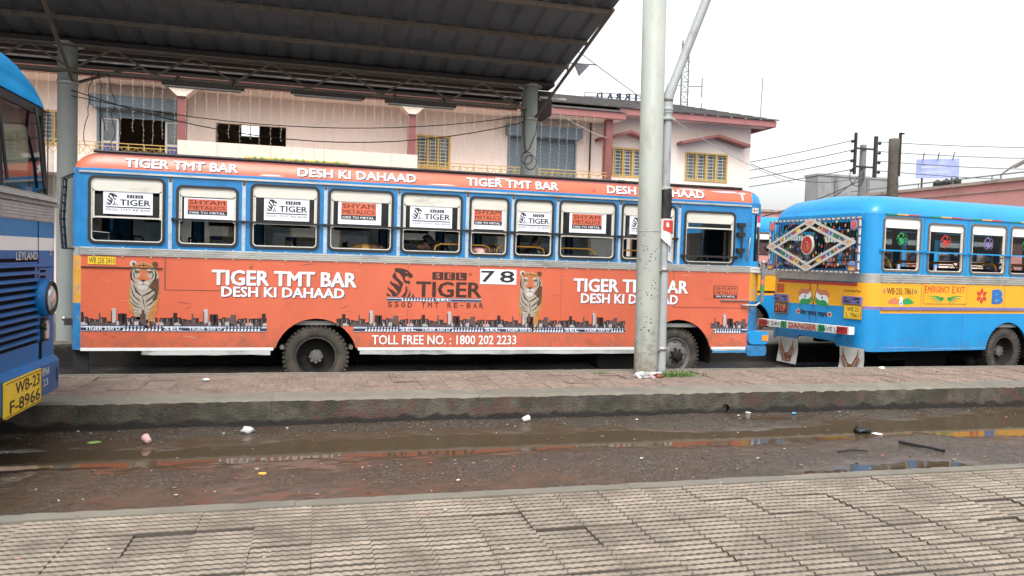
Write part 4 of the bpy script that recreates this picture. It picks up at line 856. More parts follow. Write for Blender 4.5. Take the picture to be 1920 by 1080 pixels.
def bus_two():
    L, W = 9.6, 2.66; root = B2; N1 = XZ(0); RE = lambda a, c, o: V(-o, -a, c)        # rear face: a = -y, reads left to right from behind
    wins = [(.26, 1.19, 1.995, 3.0), (1.36, 2.30, 1.99, 2.93)]+[(2.47+i*1.08, 3.44+i*1.08, 1.99, 2.96) for i in range(6)]
    arches = [(3.62, .60), (8.4, .60)]
    lower = [(.53, 1.235, 'blue2'), (1.235, 1.295, 'yellow'), (1.355, 1.79, 'yellow')]
    shell(root, L, W, wins, .53, (1.79, 1.955), 3.04, arches, .46, .28, L-.3, lower, 'blue2')
    cols = ('green', 'red', 'purple')
    for i, wn in enumerate(wins):
        bus_window(root, *wn, N1, .16 if i != 1 else .12, wn[2]+.40, (lambda k, q: (lambda b: [b.add([tuple(v) for v in s.v], s.f, s.mats[0]) for s in [scorpion((q[0]+q[1])/2+.02, q[2]+.60, .24, N1, -.016, cols[k % 3])]]))(i, wn), None, 'glass', 'pale_lilac' if 0 else 'rim_grey', 'white')
        F = lambda a, c, o: V(a, W+o, c)
        w2 = MB().prism(rrect(*wn, .085), F, .014, -.045, 'rim_grey', [rrect(wn[0]+.036, wn[1]-.036, wn[2]+.036, wn[3]-.036, .06)]).build('window', root)
        MB().prism(rrect(wn[0]+.051, wn[1]-.051, wn[3]-.2, wn[3]-.05, .05), F, -.003, -.02, 'white').build('shade', w2)
        b = MB(); b.box(wn[0]-.06, wn[1]+.06, -.04, -.026, wn[2]+.375, wn[2]+.40, 'blue2'); b.box(wn[0]-.06, wn[0]-.03, -.03, 0, wn[2]+.36, wn[2]+.41, 'blue2'); b.box(wn[1]+.03, wn[1]+.06, -.03, 0, wn[2]+.36, wn[2]+.41, 'blue2'); b.build('guard_bar', root)
    prof = [(0, 3.04), (.012, 3.12), (.06, 3.22), (.16, 3.32), (.34, 3.40), (W/2, 3.46)]
    me = loft_roof(L, W, prof, ['blue2']*5, 3.04, .28, .3, .55, .45).mesh('roof'); weld(me); link('roof', me, root)
    b = MB(); rc = ('green', 'yellow', 'red', 'blue2', 'green', 'yellow', 'red', 'purple'); x = .3; k = 0
    while x < L-.5: b.box(x, x+.27, -.02, 0, 3.030, 3.052, rc[k % 8]); x += .27; k += 1
    b.build('drip_rail', root)
    b = MB(); b.box(.28, L-.3, -.025, 0, 1.296, 1.354, 'purple'); b.build('rub_rail', root)
    for x0, x1, z0, z1, m in ((1.266, 1.274, 1.36, 3.03, 'rim_grey'), (2.386, 2.394, 1.36, 3.03, 'rim_grey'), (3.466, 3.474, 1.36, 3.03, 'rim_grey'), (2.36, 2.366, .54, 1.23, 'bead_blue'), (.30, 1.3, .60, .606, 'billboard'), (1.3, 3.0, .565, .571, 'billboard')): MB().box(x0, x1, -.003, 0, z0, z1, m).build('panel_seam', root)
    # painted lettering and flowers on the side
    b = MB(); b.text('WB·23L·7861', .42, 1.05, 1.585, 1.70, N1, .003, 'print_black', .005)
    for x, s in ((.375, 1), (1.11, -1)): b.poly([(x-.06*s, 1.642), (x-.01*s, 1.69), (x+.04*s, 1.642), (x-.01*s, 1.595)], N1, .003, 'bead_orange' if s > 0 else 'green'); b.ell(x, 1.642, .022, .03, N1, .004, 'red', 12); b.ell(x, 1.642, .01, .014, N1, .005, 'white', 10)
    b.poly([(.44, 1.44), (.52, 1.50), (.62, 1.525), (.71, 1.49), (.735, 1.42), (.66, 1.40), (.52, 1.405)], N1, .003, 'bead_orange'); b.poly([(1.10, 1.43), (1.02, 1.49), (.92, 1.525), (.83, 1.49), (.80, 1.42), (.88, 1.40), (1.02, 1.405)], N1, .003, 'green')
    b.ell(.77, 1.505, .04, .042, N1, .005, 'white', 14); b.ell(.77, 1.425, .045, .05, N1, .005, 'white', 14); b.ell(.77, 1.42, .024, .028, N1, .006, 'blue2', 12); b.build('painted_plate', root)
    b = MB(); b.prism([(1.32, 1.415), (2.44, 1.415), (2.44, 1.785), (1.32, 1.785)], N1, .006, 0, 'yellow'); 
    for q in ((1.32, 2.44, 1.415, 1.421), (1.32, 1.326, 1.415, 1.785), (2.434, 2.44, 1.415, 1.785)): b.rect(*q, N1, .008, 'maroon')
    b.text('E', 1.345, 1.41, 1.62, 1.755, N1, .008, 'red', .01); b.text('MERGENCY', 1.425, 1.98, 1.63, 1.75, N1, .008, 'red', .01); b.text('E', 2.05, 2.115, 1.62, 1.755, N1, .008, 'red', .01); b.text('XIT', 2.13, 2.38, 1.63, 1.75, N1, .008, 'red', .01)
    for s in (1, -1):
        for k, (a, ln) in enumerate(((5, .45), (-2, .40), (-11, .33), (-22, .25), (-38, .18))): b.stroke([(1.88+s*.04, 1.525), (1.88+s*ln*.5, 1.525+ln*.5*math.sin(R(a))+.012), (1.88+s*ln*math.cos(R(a)), 1.525+ln*math.sin(R(a)))], .026, N1, .008, 'green')
    b.ell(1.88, 1.525, .045, .04, N1, .010, 'yellow_plate', 14); b.ell(1.88, 1.525, .024, .026, N1, .011, 'red', 12); b.ell(1.88, 1.525, .01, .011, N1, .012, 'white', 8); b.build('emergency_exit_panel', root)
    b = MB()
    for k in range(6):
        a = R(90+k*60); c, s = math.cos(a), math.sin(a); b.poly([(2.845+c*r+-s*t, 1.575+s*r+c*t) for r, t in ((.02, 0), (.09, .045), (.165, 0), (.09, -.045))], N1, .003, 'red')
    b.ell(2.845, 1.575, .025, .025, N1, .004, 'yellow_plate', 10); b.build('painted_flower', root)
    b = MB(); b.text('B', 3.12, 3.44, 1.42, 1.70, N1, .003, 'bead_blue', .05); b.ell(3.28, 1.60, .14, .12, N1, .002, 'blue2', 20); b.build('painted_monogram', root)
    # rear wall
    for sgn in (0, 1):
        pl = corner_plan(0, W*sgn, 1, 1-2*sgn, .28, 7); b = MB()
        for z0, z1, m in ((.53, 1.295, 'blue2'), (1.295, 1.355, 'purple'), (1.355, 1.785, 'yellow'), (1.785, 1.955, 'alu'), (1.955, 3.05, 'blue2')): wall_from_plan(b, pl, z0, z1, m)
        b.build('rear_corner', root)
        for k in range(4):
            pl2 = corner_plan(-.012, (W*sgn)-(.012 if not sgn else -.012), 1, 1-2*sgn, .292, 7); b = MB(); z = 1.80+k*.039; wall_from_plan(b, pl2, z+.008, z+.03, 'alu'); b.build('belt_moulding', root)
    Y0, Y1 = -(W-.28), -.28
    b = MB(); n0, n1 = -1.80, -.72
    b.prism([(Y0, .56), (n0, .56), (n0+.06, .66), (n1-.06, .64), (n1, .56), (Y1, .53), (Y1, 1.33), (Y0, 1.29)], RE, 0, -.03, 'blue2')
    b.prism([(Y0, 1.29), (Y1, 1.33), (Y1, 1.71), (Y0, 1.71)], RE, 0, -.03, 'yellow'); b.prism([(Y0, 1.71), (Y1, 1.71), (Y1, 1.76), (Y0, 1.76)], RE, .001, -.03, 'red'); b.prism([(Y0, 1.76), (Y1, 1.76), (Y1, 1.79), (Y0, 1.79)], RE, 0, -.03, 'rim_grey')
    b.prism([(Y0, 1.79), (Y1, 1.79), (Y1, 1.955), (Y0, 1.955)], RE, .004, -.03, 'alu')
    for k in range(4): z = 1.80+k*.039; b.prism([(Y0, z+.008), (Y1, z+.008), (Y1, z+.03), (Y0, z+.03)], RE, .014, .003, 'alu')
    b.prism([(Y0, 1.955), (Y1, 1.955), (Y1, 3.06), (Y0, 3.06)], RE, 0, -.03, 'blue2', [rrect(-2.32, -.36, 2.02, 2.90, .09)]); b.build('rear_panel', root)
    MB().prism(rrect(-2.32, -.36, 2.02, 2.90, .09), RE, -.012, -.016, 'glass_clear').build('rear_window', root)
    b = MB()
    for i in range(60):      # striped border of the grille
        for z in (2.965, 1.965):
            a = -2.585+i*.0405
            b.prism([(a, z-.016), (a+.0405, z-.016), (a+.0405, z+.016), (a, z+.016)], RE, .125, .10, 'frame_pale' if i % 3 else 'maroon')
    for i in range(25):
        for a in (-2.585, -.185):
            z = 1.98+i*.0394; b.prism([(a, z), (a+.03, z), (a+.03, z+.0394), (a, z+.0394)], RE, .125, .10, 'frame_pale' if i % 4 else 'maroon')
    for a in (-2.5, -.25): 
        for z in (2.0, 2.93): b.prism([(a-.02, z-.02), (a+.02, z-.02), (a+.02, z+.02), (a-.02, z+.02)], RE, .10, 0, 'iron')
    b.build('grille_frame', root)
    b = MB(); T, Bm, Lf, Rg = (-1.39, 2.97), (-1.45, 1.97), (-2.62, 2.44), (-.24, 2.52)
    def ring(k, wd):
        c = ((Lf[0]+Rg[0])/2, (T[1]+Bm[1])/2); q = [(c[0]+(p[0]-c[0])*k, c[1]+(p[1]-c[1])*k) for p in (T, Rg, Bm, Lf)]
        for i in range(4): b.stroke([q[i], q[(i+1) % 4]], wd, RE, .145, 'frame_pale', False); b.stroke([q[i], q[(i+1) % 4]], wd, RE, .128, 'frame_pale', False)
        return q
    qo = ring(1, .045); qi = ring(.74, .045)
    for i in range(4):
        p, q = qo[i], qi[i]; u = qo[(i+1) % 4]; v = qo[i-1]
        e1 = (p[0]+(u[0]-p[0])*.13, p[1]+(u[1]-p[1])*.13); e2 = (p[0]+(v[0]-p[0])*.13, p[1]+(v[1]-p[1])*.13)
        b.poly([p, e1, q, e2], RE, .140, 'flap_white'); cx, cz = (p[0]+q[0])/2, (p[1]+q[1])/2; b.ell(cx, cz, .075 if i % 2 == 0 else .06, .05, RE, .142, 'peach', 14); b.stroke([e1, q], .03, RE, .144, 'frame_pale', False); b.stroke([e2, q], .03, RE, .144, 'frame_pale', False)
    bar = ('bead_green', 'rod_pale', 'bead_blue', 'pale_lilac', 'purple', 'pinkred', 'bead_orange')
    for i in range(4):
        p = ((qo[i][0]+qi[i][0])/2, (qo[i][1]+qi[i][1])/2); q = ((qo[(i+1) % 4][0]+qi[(i+1) % 4][0])/2, (qo[(i+1) % 4][1]+qi[(i+1) % 4][1])/2)
        at = lambda t: (p[0]+(q[0]-p[0])*t, p[1]+(q[1]-p[1])*t)
        for k in range(7): b.stroke([at(.36+k*.042), at(.36+(k+1)*.042)], .075, RE, .136, bar[k if i % 2 else 6-k], False)
        b.ell(*at(.70), .07, .05, RE, .137, 'bead_green' if i % 2 == 0 else 'bead_yellow', 12); b.ell(*at(.28), .075, .05, RE, .137, 'peach' if i < 2 else 'bead_yellow', 12); b.ell(*at(.28), .03, .02, RE, .139, 'maroon', 8)
    b.build('diamond_ornament', root)
    b = MB(); b.prism([(-1.43+.155*math.cos(R(a)), 2.47+.19*math.sin(R(a))) for a in range(0, 360, 12)], RE, .165, .12, 'frame_pale'); b.ell(-1.43, 2.47, .138, .172, RE, .167, 'red', 28)
    b.stroke([(-1.43+.08*math.cos(R(a)), 2.46+.085*math.sin(R(a))) for a in range(160, 390, 15)], .022, RE, .169, 'bead_orange'); b.stroke([(-1.48, 2.52), (-1.42, 2.54), (-1.39, 2.49), (-1.44, 2.46), (-1.38, 2.43), (-1.42, 2.39)], .022, RE, .169, 'peach'); b.build('round_emblem', root)
    b = MB(); rn = random.Random(8); bc = ('bead_orange', 'bead_blue', 'bead_yellow', 'bead_red', 'bead_green', 'bead_blue', 'bead_orange')
    for i in range(33):
        a = -2.53+i*.0715; b.tube([RE(a, 1.98, .10), RE(a, 2.95, .10)], .007, 'black', 6)
        z = 2.02+rn.uniform(0, .1)
        while z < 2.9: b.tube([RE(a, z, .10), RE(a, z+.055, .10)], .015, rn.choice(bc), 8); z += rn.uniform(.14, .30)
    b.build('beaded_rods', root, kind='stuff')
    for a, z, m1, m2 in ((-2.5, 2.86, 'purple', 'pinkred'), (-.29, 2.84, 'purple', 'pinkred'), (-2.51, 2.06, 'bead_blue', 'bead_orange'), (-.30, 2.08, 'bead_blue', 'bead_orange')):
        b = MB(); b.prism([(a-.09, z-.09), (a+.09, z-.09), (a+.09, z+.09), (a-.09, z+.09)], RE, .13, .12, m1)
        if z > 2.5:
            for r, m in ((.075, 'peach'), (.058, m2), (.03, 'peach'), (.016, m2)): b.ell(a, z, r, r, RE, .14-r*.1, m, 14)
        else:
            for r, m in ((.07, 'rod_pale'), (.05, m1), (.03, 'rod_pale')): b.ell(a, z+.02, r, r, RE, .139-r*.1, m, 14, 0, 180)
            b.rect(a-.09, a+.09, z-.09, z+.0, RE, .138, m2); b.rect(a-.06, a+.06, z-.07, z-.035, RE, .140, 'bead_yellow')
        b.build('corner_ornament', root)
    # lamps, vents, plates
    for a0, a1, z0, z1 in ((-2.49, -2.05, 1.32, 1.46), (-.60, -.14, 1.38, 1.52)):
        b = MB(); b.prism([(a0, z0), (a1, z0), (a1, z1), (a0, z1)], RE, .03, 0, 'purple')
        for k in (0, 1): b.rect(a0+.04, a1-.04, z0+.02+k*.06, z0+.06+k*.06, RE, .032, 'rod_navy'); b.ell((a0+a1)/2+.04*(1-2*k), z0+.04+k*.06, .10, .016, RE, .034, 'purple', 14)
        b.build('vent', root)
    b = MB(); b.prism([(-2.46, 1.06), (-2.04, 1.06), (-2.04, 1.29), (-2.46, 1.29)], RE, .03, 0, 'rim_grey'); b.rect(-2.43, -2.07, 1.085, 1.275, RE, .032, 'print_black'); b.text('STOP', -2.41, -2.09, 1.10, 1.265, RE, .034, 'bead_orange', .03); b.text('STOP', -2.41, -2.09, 1.10, 1.18, RE, .035, 'red', .02); b.build('stop_lamp', root)
    b = MB(); b.prism([(-.555, 1.10), (-.14, 1.10), (-.14, 1.36), (-.555, 1.36)], RE, .02, 0, 'rail_yellow'); b.rect(-.54, -.155, 1.115, 1.345, RE, .022, 'yellow_plate'); b.text('WB 23', -.47, -.20, 1.245, 1.325, RE, .024, 'print_black', .0); b.text('L 7861', -.49, -.18, 1.135, 1.215, RE, .024, 'print_black', .0); b.build('number_plate', root)
    b = MB()
    for k in range(5): b.rect(-2.42, -2.20, 1.50+k*.036, 1.525+k*.036, RE, .003, 'red')
    b.build('painted_notice', root)
    b = MB(); b.stroke([(-.60, 1.60), (-.56, 1.635), (-.52, 1.605), (-.47, 1.63), (-.43, 1.605), (-.38, 1.632), (-.33, 1.61), (-.28, 1.64), (-.24, 1.61), (-.17, 1.635)], .014, RE, .003, 'print_black'); b.build('painted_notice', root)
    b = MB(); U = V
    for s in (1, -1):
        c = -1.36; b.stroke([(c+s*.10, 1.69), (c+s*.02, 1.42), (c-s*.06, 1.18)], .014, RE, .006, 'print_black'); b.ell(c+s*.10, 1.69, .018, .018, RE, .007, 'print_black', 10)
        o = lambda u, v: (c+s*(.09+u*.33-v*.05), 1.665-u*.09-v*.30-.035*math.sin(u*6)+u*u*-.05)
        for k, m in enumerate(('bead_orange', 'white', 'green')):
            pts = [o(u/6, k/3) for u in range(7)]+[o(u/6, (k+1)/3) for u in range(6, -1, -1)]; b.poly(pts, RE, .004+k*.0002, m)
        b.ell(*o(.5, .5), .022, .026, RE, .006, 'lic_blue', 12)
        b.stroke([(c+s*.05, 1.13), (c+s*.10, 1.03), (c+s*.06, .97)], .03, RE, .004, 'lic_blue'); b.stroke([(c+s*.05, 1.12), (c+s*.15, 1.05)], .02, RE, .004, 'lic_blue')
    b.text('मेरा भारत महान', -1.72, -.97, 1.07, 1.20, RE, .006, 'rod_navy', .035)
    for a in (-1.76, -.92): b.ell(a, 1.14, .06, .05, RE, .004, 'frame_pale', 14); b.ell(a, 1.14, .042, .036, RE, .006, 'red', 12)
    b.build('painted_flags', root)
    # bumper and mud flaps
    b = MB(); BU = lambda a, c, o: V(-o, -a, c+.022*(a+1.45)); z0, z1 = .80, .94
    b.prism([(-2.70, z0), (-.20, z0), (-.20, z1), (-2.70, z1)], BU, .22, .10, 'white'); o = .223
    for a0, a1, m in ((-2.69, -2.42, 'red'), (-2.0, -1.83, 'green'), (-1.80, -.98, 'flap_white'), (-.97, -.80, 'green'), (-.50, -.24, 'red')): b.rect(a0, a1, z0+.004, z1-.004, BU, o, m)
    b.text('SAFE DRIVE', -2.66, -1.88, z0+.03, z1-.03, BU, o+.003, 'print_black', .0); b.text('DANGER', -1.77, -1.01, z0+.012, z1-.012, BU, o+.003, 'red', .045); b.text('DANGER', -1.76, -1.02, z0+.055, z1-.022, BU, o+.005, 'bead_orange', .02); b.text('SAVE LIFE', -.92, -.32, z0+.03, z1-.03, BU, o+.003, 'print_black', .0)
    for a in (-2.3, -.6): b.box(-.12, 0, -a-.04, -a+.04, z0+.02, z1-.02, 'iron')
    b.build('bumper', root)
    for a0, a1 in ((-2.30, -1.73), (-.62, -.04)):
        b = MB(); n = 8; vs = []
        for i in range(n+1):
            z = .58-.52*i/n
            for u in (0, 1): vs += [V(-.01+.03*math.sin(i*.6)*i/n, -(a0+(a1-a0)*u), z)]
        b.add(vs, [(2*i, 2*i+1, 2*i+3, 2*i+2) for i in range(n)], 'flap_white', True); b.add([v+V(.012, 0, 0) for v in vs], [(2*i, 2*i+1, 2*i+3, 2*i+2) for i in range(n)], 'rubber', True)
        c = (a0+a1)/2; q = .042
        for s in (1, -1):
            b.stroke([(c+s*.19, .56), (c+s*.17, .44), (c+s*.06, .27), (c+s*.01, .18)], .035, RE, q, 'eagle')
            for k in range(7): z = .42-k*.04; x = c+s*(.165-k*.018); b.stroke([(x, z), (x+s*(.03), z-.03), (x+s*(.075-k*.004), z-.065-k*.004)], .036, RE, q, 'eagle'); b.stroke([(x-s*.02, z-.01), (x-s*.045, z-.05)], .02, RE, q, 'rag')
        b.ell(c, .20, .06, .08, RE, q+.001, 'eagle', 14); b.ell(c+.10, .20, .05, .03, RE, q+.002, 'rag', 12); b.stroke([(c-.12, .12), (c, .10), (c+.14, .12)], .03, RE, q, 'eagle')
        b.build('mud_flap', root)
    # inside
    sm_ = seat_mesh('seat', 'rail_yellow', .64); post = MB().box(.0, .05, 0, .03, .55, 1.12, 'pale_lilac').mesh('seat_post')
    for i in range(8):
        x = .75+i*.92; s1 = link('seat', sm_, root, loc=(x, .1, 1.02)); link('seat_post', post, s1, loc=(.0, -.02, 0)); link('seat', sm_, root, loc=(x, W-.95, 1.02))
    b = MB()
    for y in (.75, W-.75): b.tube([(.4, y, 2.82), (L-.6, y, 2.82)], .016, 'black', 6)
    b.build('hand_rail', root)
    # front end
    b = MB()
    for sgn in (0, 1):
        pl = corner_plan(L, W*sgn, -1, 1-2*sgn, .3, 6)
        for z0, z1, m in ((.53, 1.3, 'blue2'), (1.3, 1.79, 'yellow'), (1.79, 1.955, 'alu'), (1.955, 3.05, 'blue2')): wall_from_plan(b, pl, z0, z1, m)
    b.box(L-.03, L, .3, W-.3, .55, 1.3, 'blue2'); b.box(L-.03, L, .3, W-.3, 1.3, 2.0, 'yellow'); b.box(L-.03, L, .3, W-.3, 2.9, 3.05, 'blue2'); b.build('front_panel', root)
    MB().box(L-.02, L-.014, .3, W-.3, 2.0, 2.9, 'glass_clear').build('windscreen', root)
    wheel(root, 3.62, .06, .475, .475, True); wheel(root, 3.62, W-.06, .475, .475, True, 0, -1); wheel(root, 8.4, .09, .475, .475, False); wheel(root, 8.4, W-.09, .475, .475, False, 0, -1)
    b = MB(); b.prism(rrect(1.5, 2.6, .15, .55, .1), XZ(0), -.5, -1.2, 'under'); b.prism(rrect(.7, 1.5, .3, .6, .1), XZ(0), -.4, -.7, 'under'); b.build('spare_wheel_carrier', root)
bus_two()
bg_bus = copy_tree(B2); bg_bus.location = (19.9, 20.7, LANE); bg_bus.rotation_euler = (0, 0, math.pi)
bg_bus['label'] = 'light blue and yellow bus in the yard beyond, glimpsed between the two nearer buses'
bg_bus['category'] = 'bus'

# ================================================================== the dark blue bus at the left edge
B3 = thing('blue_bus', 'dark blue bus nose with round headlamp and yellow plate at the left edge', 'bus', (-8.31, 5.34, 0))
def bus_three():
    L, W = 6.0, 2.5; root = B3; FR = lambda a, c, o: V(L+o, a, c); Y = lambda y: y-5.34
    # shell behind the nose
    for y0 in (0, W-.04):
        b = MB(); fn = (lambda a, c, o: V(a, -o, c)) if y0 == 0 else (lambda a, c, o: V(a, W+o, c))
        b.prism(side_outline(0, L-.25, .45, 1.88, [(4.6, .6)], .46), fn, 0, -.04, 'blue3'); b.prism([(0, 1.88), (L-.25, 1.88), (L-.25, 3.02), (0, 3.02)], fn, 0, -.04, 'blue3', [rrect(.3+i*1.12, 1.25+i*1.12, 2.05, 2.9, .08) for i in range(5)]); b.build('side_panel', root)
    b = MB(); b.box(0, .04, 0, W, .5, 3.0, 'blue3'); b.build('rear_panel', root)
    MB().box(.05, L-.1, .05, W-.05, .9, 1.0, 'interior').build('floor', root)
    b = MB(); b.box(.3, L-.4, .8, 1.7, .5, .8, 'under'); b.build('chassis', root)
    wheel(root, 4.6, .1, .475, .475, False); wheel(root, 4.6, W-.1, .475, .475, False, 0, -1)
    for ya, yb in ((.04, .7), (W-.04, W-.7)): b = MB(); half_ring(b, 4.6, .46, .62, ya, yb, 'under'); b.build('wheel_housing', root)
    b = MB(); b.box(2.2, 2.6, .2, 1.0, 1.0, 1.5, 'seat'); b.box(4.2, 4.7, 1.4, 2.1, 1.0, 1.6, 'seat'); b.box(4.1, 4.25, 1.4, 2.1, 1.6, 2.3, 'seat'); b.build('seat', root)
    # domed roof with a peak over the windscreen
    me = loft_roof(L-.08, W, [(0, 3.02), (.01, 3.12), (.06, 3.26), (.2, 3.42), (.45, 3.52), (W/2, 3.58)], ['blue2']*5, 3.02, .2, .28, .4, .62).mesh('roof'); weld(me); link('roof', me, root)
    b = MB(); b.box(L-.5, L-.10, .1, W-.1, 3.0, 3.019, 'iron'); b.build('roof_peak_lining', root)
    # nose corners
    for sgn in (0, 1):
        pl = corner_plan(L, W*sgn, -1, 1-2*sgn, .25, 7); b = MB()
        for z0, z1, m in ((.62, 1.75, 'blue3'), (1.75, 1.86, 'white'), (1.86, 2.0, 'blue1'), (2.0, 2.14, 'alu')): wall_from_plan(b, pl, z0, z1, m)
        wall_from_plan(b, pl[:2], 2.14, 3.02, 'blue1'); wall_from_plan(b, [(p[0]-.05, p[1]) for p in pl[-3:]], 2.14, 3.02, 'rubber'); b.build('nose_corner', root)
        g = MB(); wall_from_plan(g, pl[1:-2], 2.14, 3.02, 'glass_clear'); g.build('quarter_glass', root)
    # nose face
    a0, a1 = .25, W-.25; b = MB()
    b.prism([(a0, .62), (a1, .62), (a1, 1.75), (a0, 1.75)], FR, 0, -.04, 'blue3'); b.prism([(a0, 1.75), (a1, 1.75), (a1, 1.86), (a0, 1.86)], FR, .001, -.04, 'white'); b.prism([(a0, 1.86), (a1, 1.86), (a1, 2.0), (a0, 2.0)], FR, 0, -.04, 'blue1'); b.build('nose_panel', root)
    b = MB(); b.prism([(a0, 2.0), (a1, 2.0), (a1, 2.14), (a0, 2.14)], FR, .006, -.04, 'alu')
    for k in range(5): z = 2.008+k*.026; b.prism([(a0, z), (a1, z), (a1, z+.016), (a0, z+.016)], FR, .016, .005, 'alu')
    b.build('belt_moulding', root)
    b = MB(); b.prism([(a0-.05, 2.14), (a1+.05, 2.14), (a1+.05, 2.24), (a0-.05, 2.24)], lambda a, c, o: V(L+o-(c-2.14)*.6, a, c), .05, -.04, 'steel'); b.prism([(a0, 2.18), (a1, 2.18), (a1, 2.22), (a0, 2.22)], lambda a, c, o: V(L+o-(c-2.14)*.6, a, c), .075, .05, 'alu'); b.build('windscreen_sill', root)
    WS = lambda a, c, o: V(L-.05-.06*(c-2.2)+o, a, c)
    MB().prism([(a0, 2.22), (a1, 2.22), (a1-.02, 2.98), (a0+.02, 2.98)], WS, 0, -.006, 'glass_green').build('windscreen', root)
    b = MB()
    for p, q in (((a1-.03, 2.2), (a1+.0, 3.0)), ((W/2-.02, 2.2), (W/2+.02, 3.0)), ((a0, 2.2), (a0+.03, 3.0))): b.prism([p, (q[0], p[1]), q, (p[0], q[1])], WS, .012, -.02, 'rubber')
    b.prism([(a0, 2.94), (a1, 2.94), (a1, 3.01), (a0, 3.01)], WS, .012, -.02, 'rubber'); b.build('windscreen_gasket', root)
    for x in (2.02, 1.2): MB().tube([WS(x, 2.98, .03), WS(x-.02, 2.80, .05), WS(x+.06, 2.52, .03), WS(x+.09, 2.30, .03)], .013, 'black', 6).build('wiper', root)
    # grille slots, badge, hatch lines
    b = MB(); g1 = Y(7.19)
    for k in range(11):
        z = .96+k*.062; b.prism([(.5, z), (g1-(.05 if k > 8 else 0), z), (g1-(.05 if k > 8 else 0), z+.032), (.5, z+.032)], FR, .002, -.03, 'under'); b.prism([(.48, z+.034), (g1+.01, z+.034), (g1+.01, z+.056), (.48, z+.056)], FR, .022, 0, 'blue3')
    b.build('grille', root)
    b = MB(); b.rect(Y(7.21), Y(7.225), .95, 2.0, FR, .003, 'under'); b.rect(Y(7.21), Y(7.6), 1.60, 1.607, FR, .003, 'under'); b.rect(.4, Y(7.2), 1.655, 1.685, FR, .003, 'under')
    b.rect(Y(7.25), Y(7.31), .62, .97, FR, .004, 'under'); b.build('panel_seam', root)
    for k in range(3): MB().prism([(Y(7.27), 1.46+k*.05), (Y(7.40), 1.46+k*.05), (Y(7.40), 1.482+k*.05), (Y(7.27), 1.482+k*.05)], FR, .003, -.02, 'under').build('vent_slot', root)
    b = MB(); b.text('LEYLAND', Y(6.72), Y(7.195), 1.672, 1.738, FR, .006, 'offwhite', .02); b.build('nose_lettering', root)
    b = MB(); b.rect(Y(7.50), Y(7.54), 1.71, 1.755, FR, .004, 'paper'); b.rect(Y(7.505), Y(7.535), 1.72, 1.745, FR, .005, 'pinkred'); b.build('sticker', root)
    for y in (Y(7.30), W-Y(7.30)):
        hl = MB().lathe([(.165, -.02), (.165, .05), (.15, .075), (.135, .08), (.13, .055)], (L, y, 1.34), (1, 0, 0), 'blue3', 28).lathe([(.15, .05), (.145, .09), (.128, .09), (.125, .05)], (L, y, 1.34), (1, 0, 0), 'rubber', 28).build('headlamp', root)
        MB().lathe([(.126, .06), (.10, .085), (.06, .10), (0, .105)], (L, y, 1.34), (1, 0, 0), 'lens', 24).build('lens', hl)
        s = 1 if y > 1 else -1
        sl_ = MB().prism(rrect(min(y-s*.02, y+s*.10), max(y-s*.02, y+s*.10), .96, 1.16, .03), FR, .03, 0, 'rubber').build('side_lamp', root); MB().prism(rrect(min(y, y+s*.08), max(y, y+s*.08), .98, 1.14, .02), FR, .04, .02, 'lens').build('lens', sl_)
    b = MB(); b.sphere((L+.02, Y(7.28), 1.10), .03, 'iron', 8); b.tube([(L, Y(7.27), 1.12), (L+.04, Y(7.30), 1.06)], .012, 'iron', 6); b.build('tow_hook', root)
    # bumper
    pl = corner_plan(L+.05, -.02, -1, 1, .3, 6)+[(L+.05, .6), (L+.05, W-.6)]+list(reversed(corner_plan(L+.05, W+.02, -1, -1, .3, 6)))
    b = MB(); wall_from_plan(b, pl, .50, .76, 'blue3'); top = [(x-.03, y) for x, y in pl]; vs = [V(*p, .76) for p in pl]+[V(p[0]-.05, p[1], .81) for p in pl]; n = len(pl)
    b.add(vs, [(i, i+1, n+i+1, n+i) for i in range(n-1)], 'blue3', True); b.add([V(p[0]-.05, p[1], .81) for p in pl]+[V(L-.2, p[1], .81) for p in pl], [(i, i+1, n+i+1, n+i) for i in range(n-1)], 'blue3'); b.add([V(*p, .50) for p in pl]+[V(L-.2, p[1], .50) for p in pl], [(i, i+1, n+i+1, n+i) for i in range(n-1)], 'under'); b.build('bumper', root)
    BF = lambda a, c, o: V(L+.05+o, a, c)
    b = MB(); b.text('8966', Y(7.17), Y(7.34), .67, .74, BF, .004, 'paper'); b.text('23', Y(7.19), Y(7.31), .58, .64, BF, .004, 'paper'); b.ell(Y(7.55), .63, .02, .07, BF, .003, 'iron', 14); b.build('painted_number', root)
    b = MB(); b.prism(rrect(Y(6.33), Y(7.10), .475, .755, .02), BF, .02, .005, 'yellow_plate'); q = .022
    for r in ((Y(6.34), Y(7.09), .485, .491), (Y(6.34), Y(7.09), .739, .745), (Y(7.084), Y(7.09), .485, .745)): b.rect(*r, BF, q, 'print_black')
    b.text('WB-23', Y(6.53), Y(7.05), .63, .725, BF, q, 'print_black', .02); b.text('F-8966', Y(6.42), Y(7.06), .50, .60, BF, q, 'print_black', .02); b.build('number_plate', root)
bus_three()

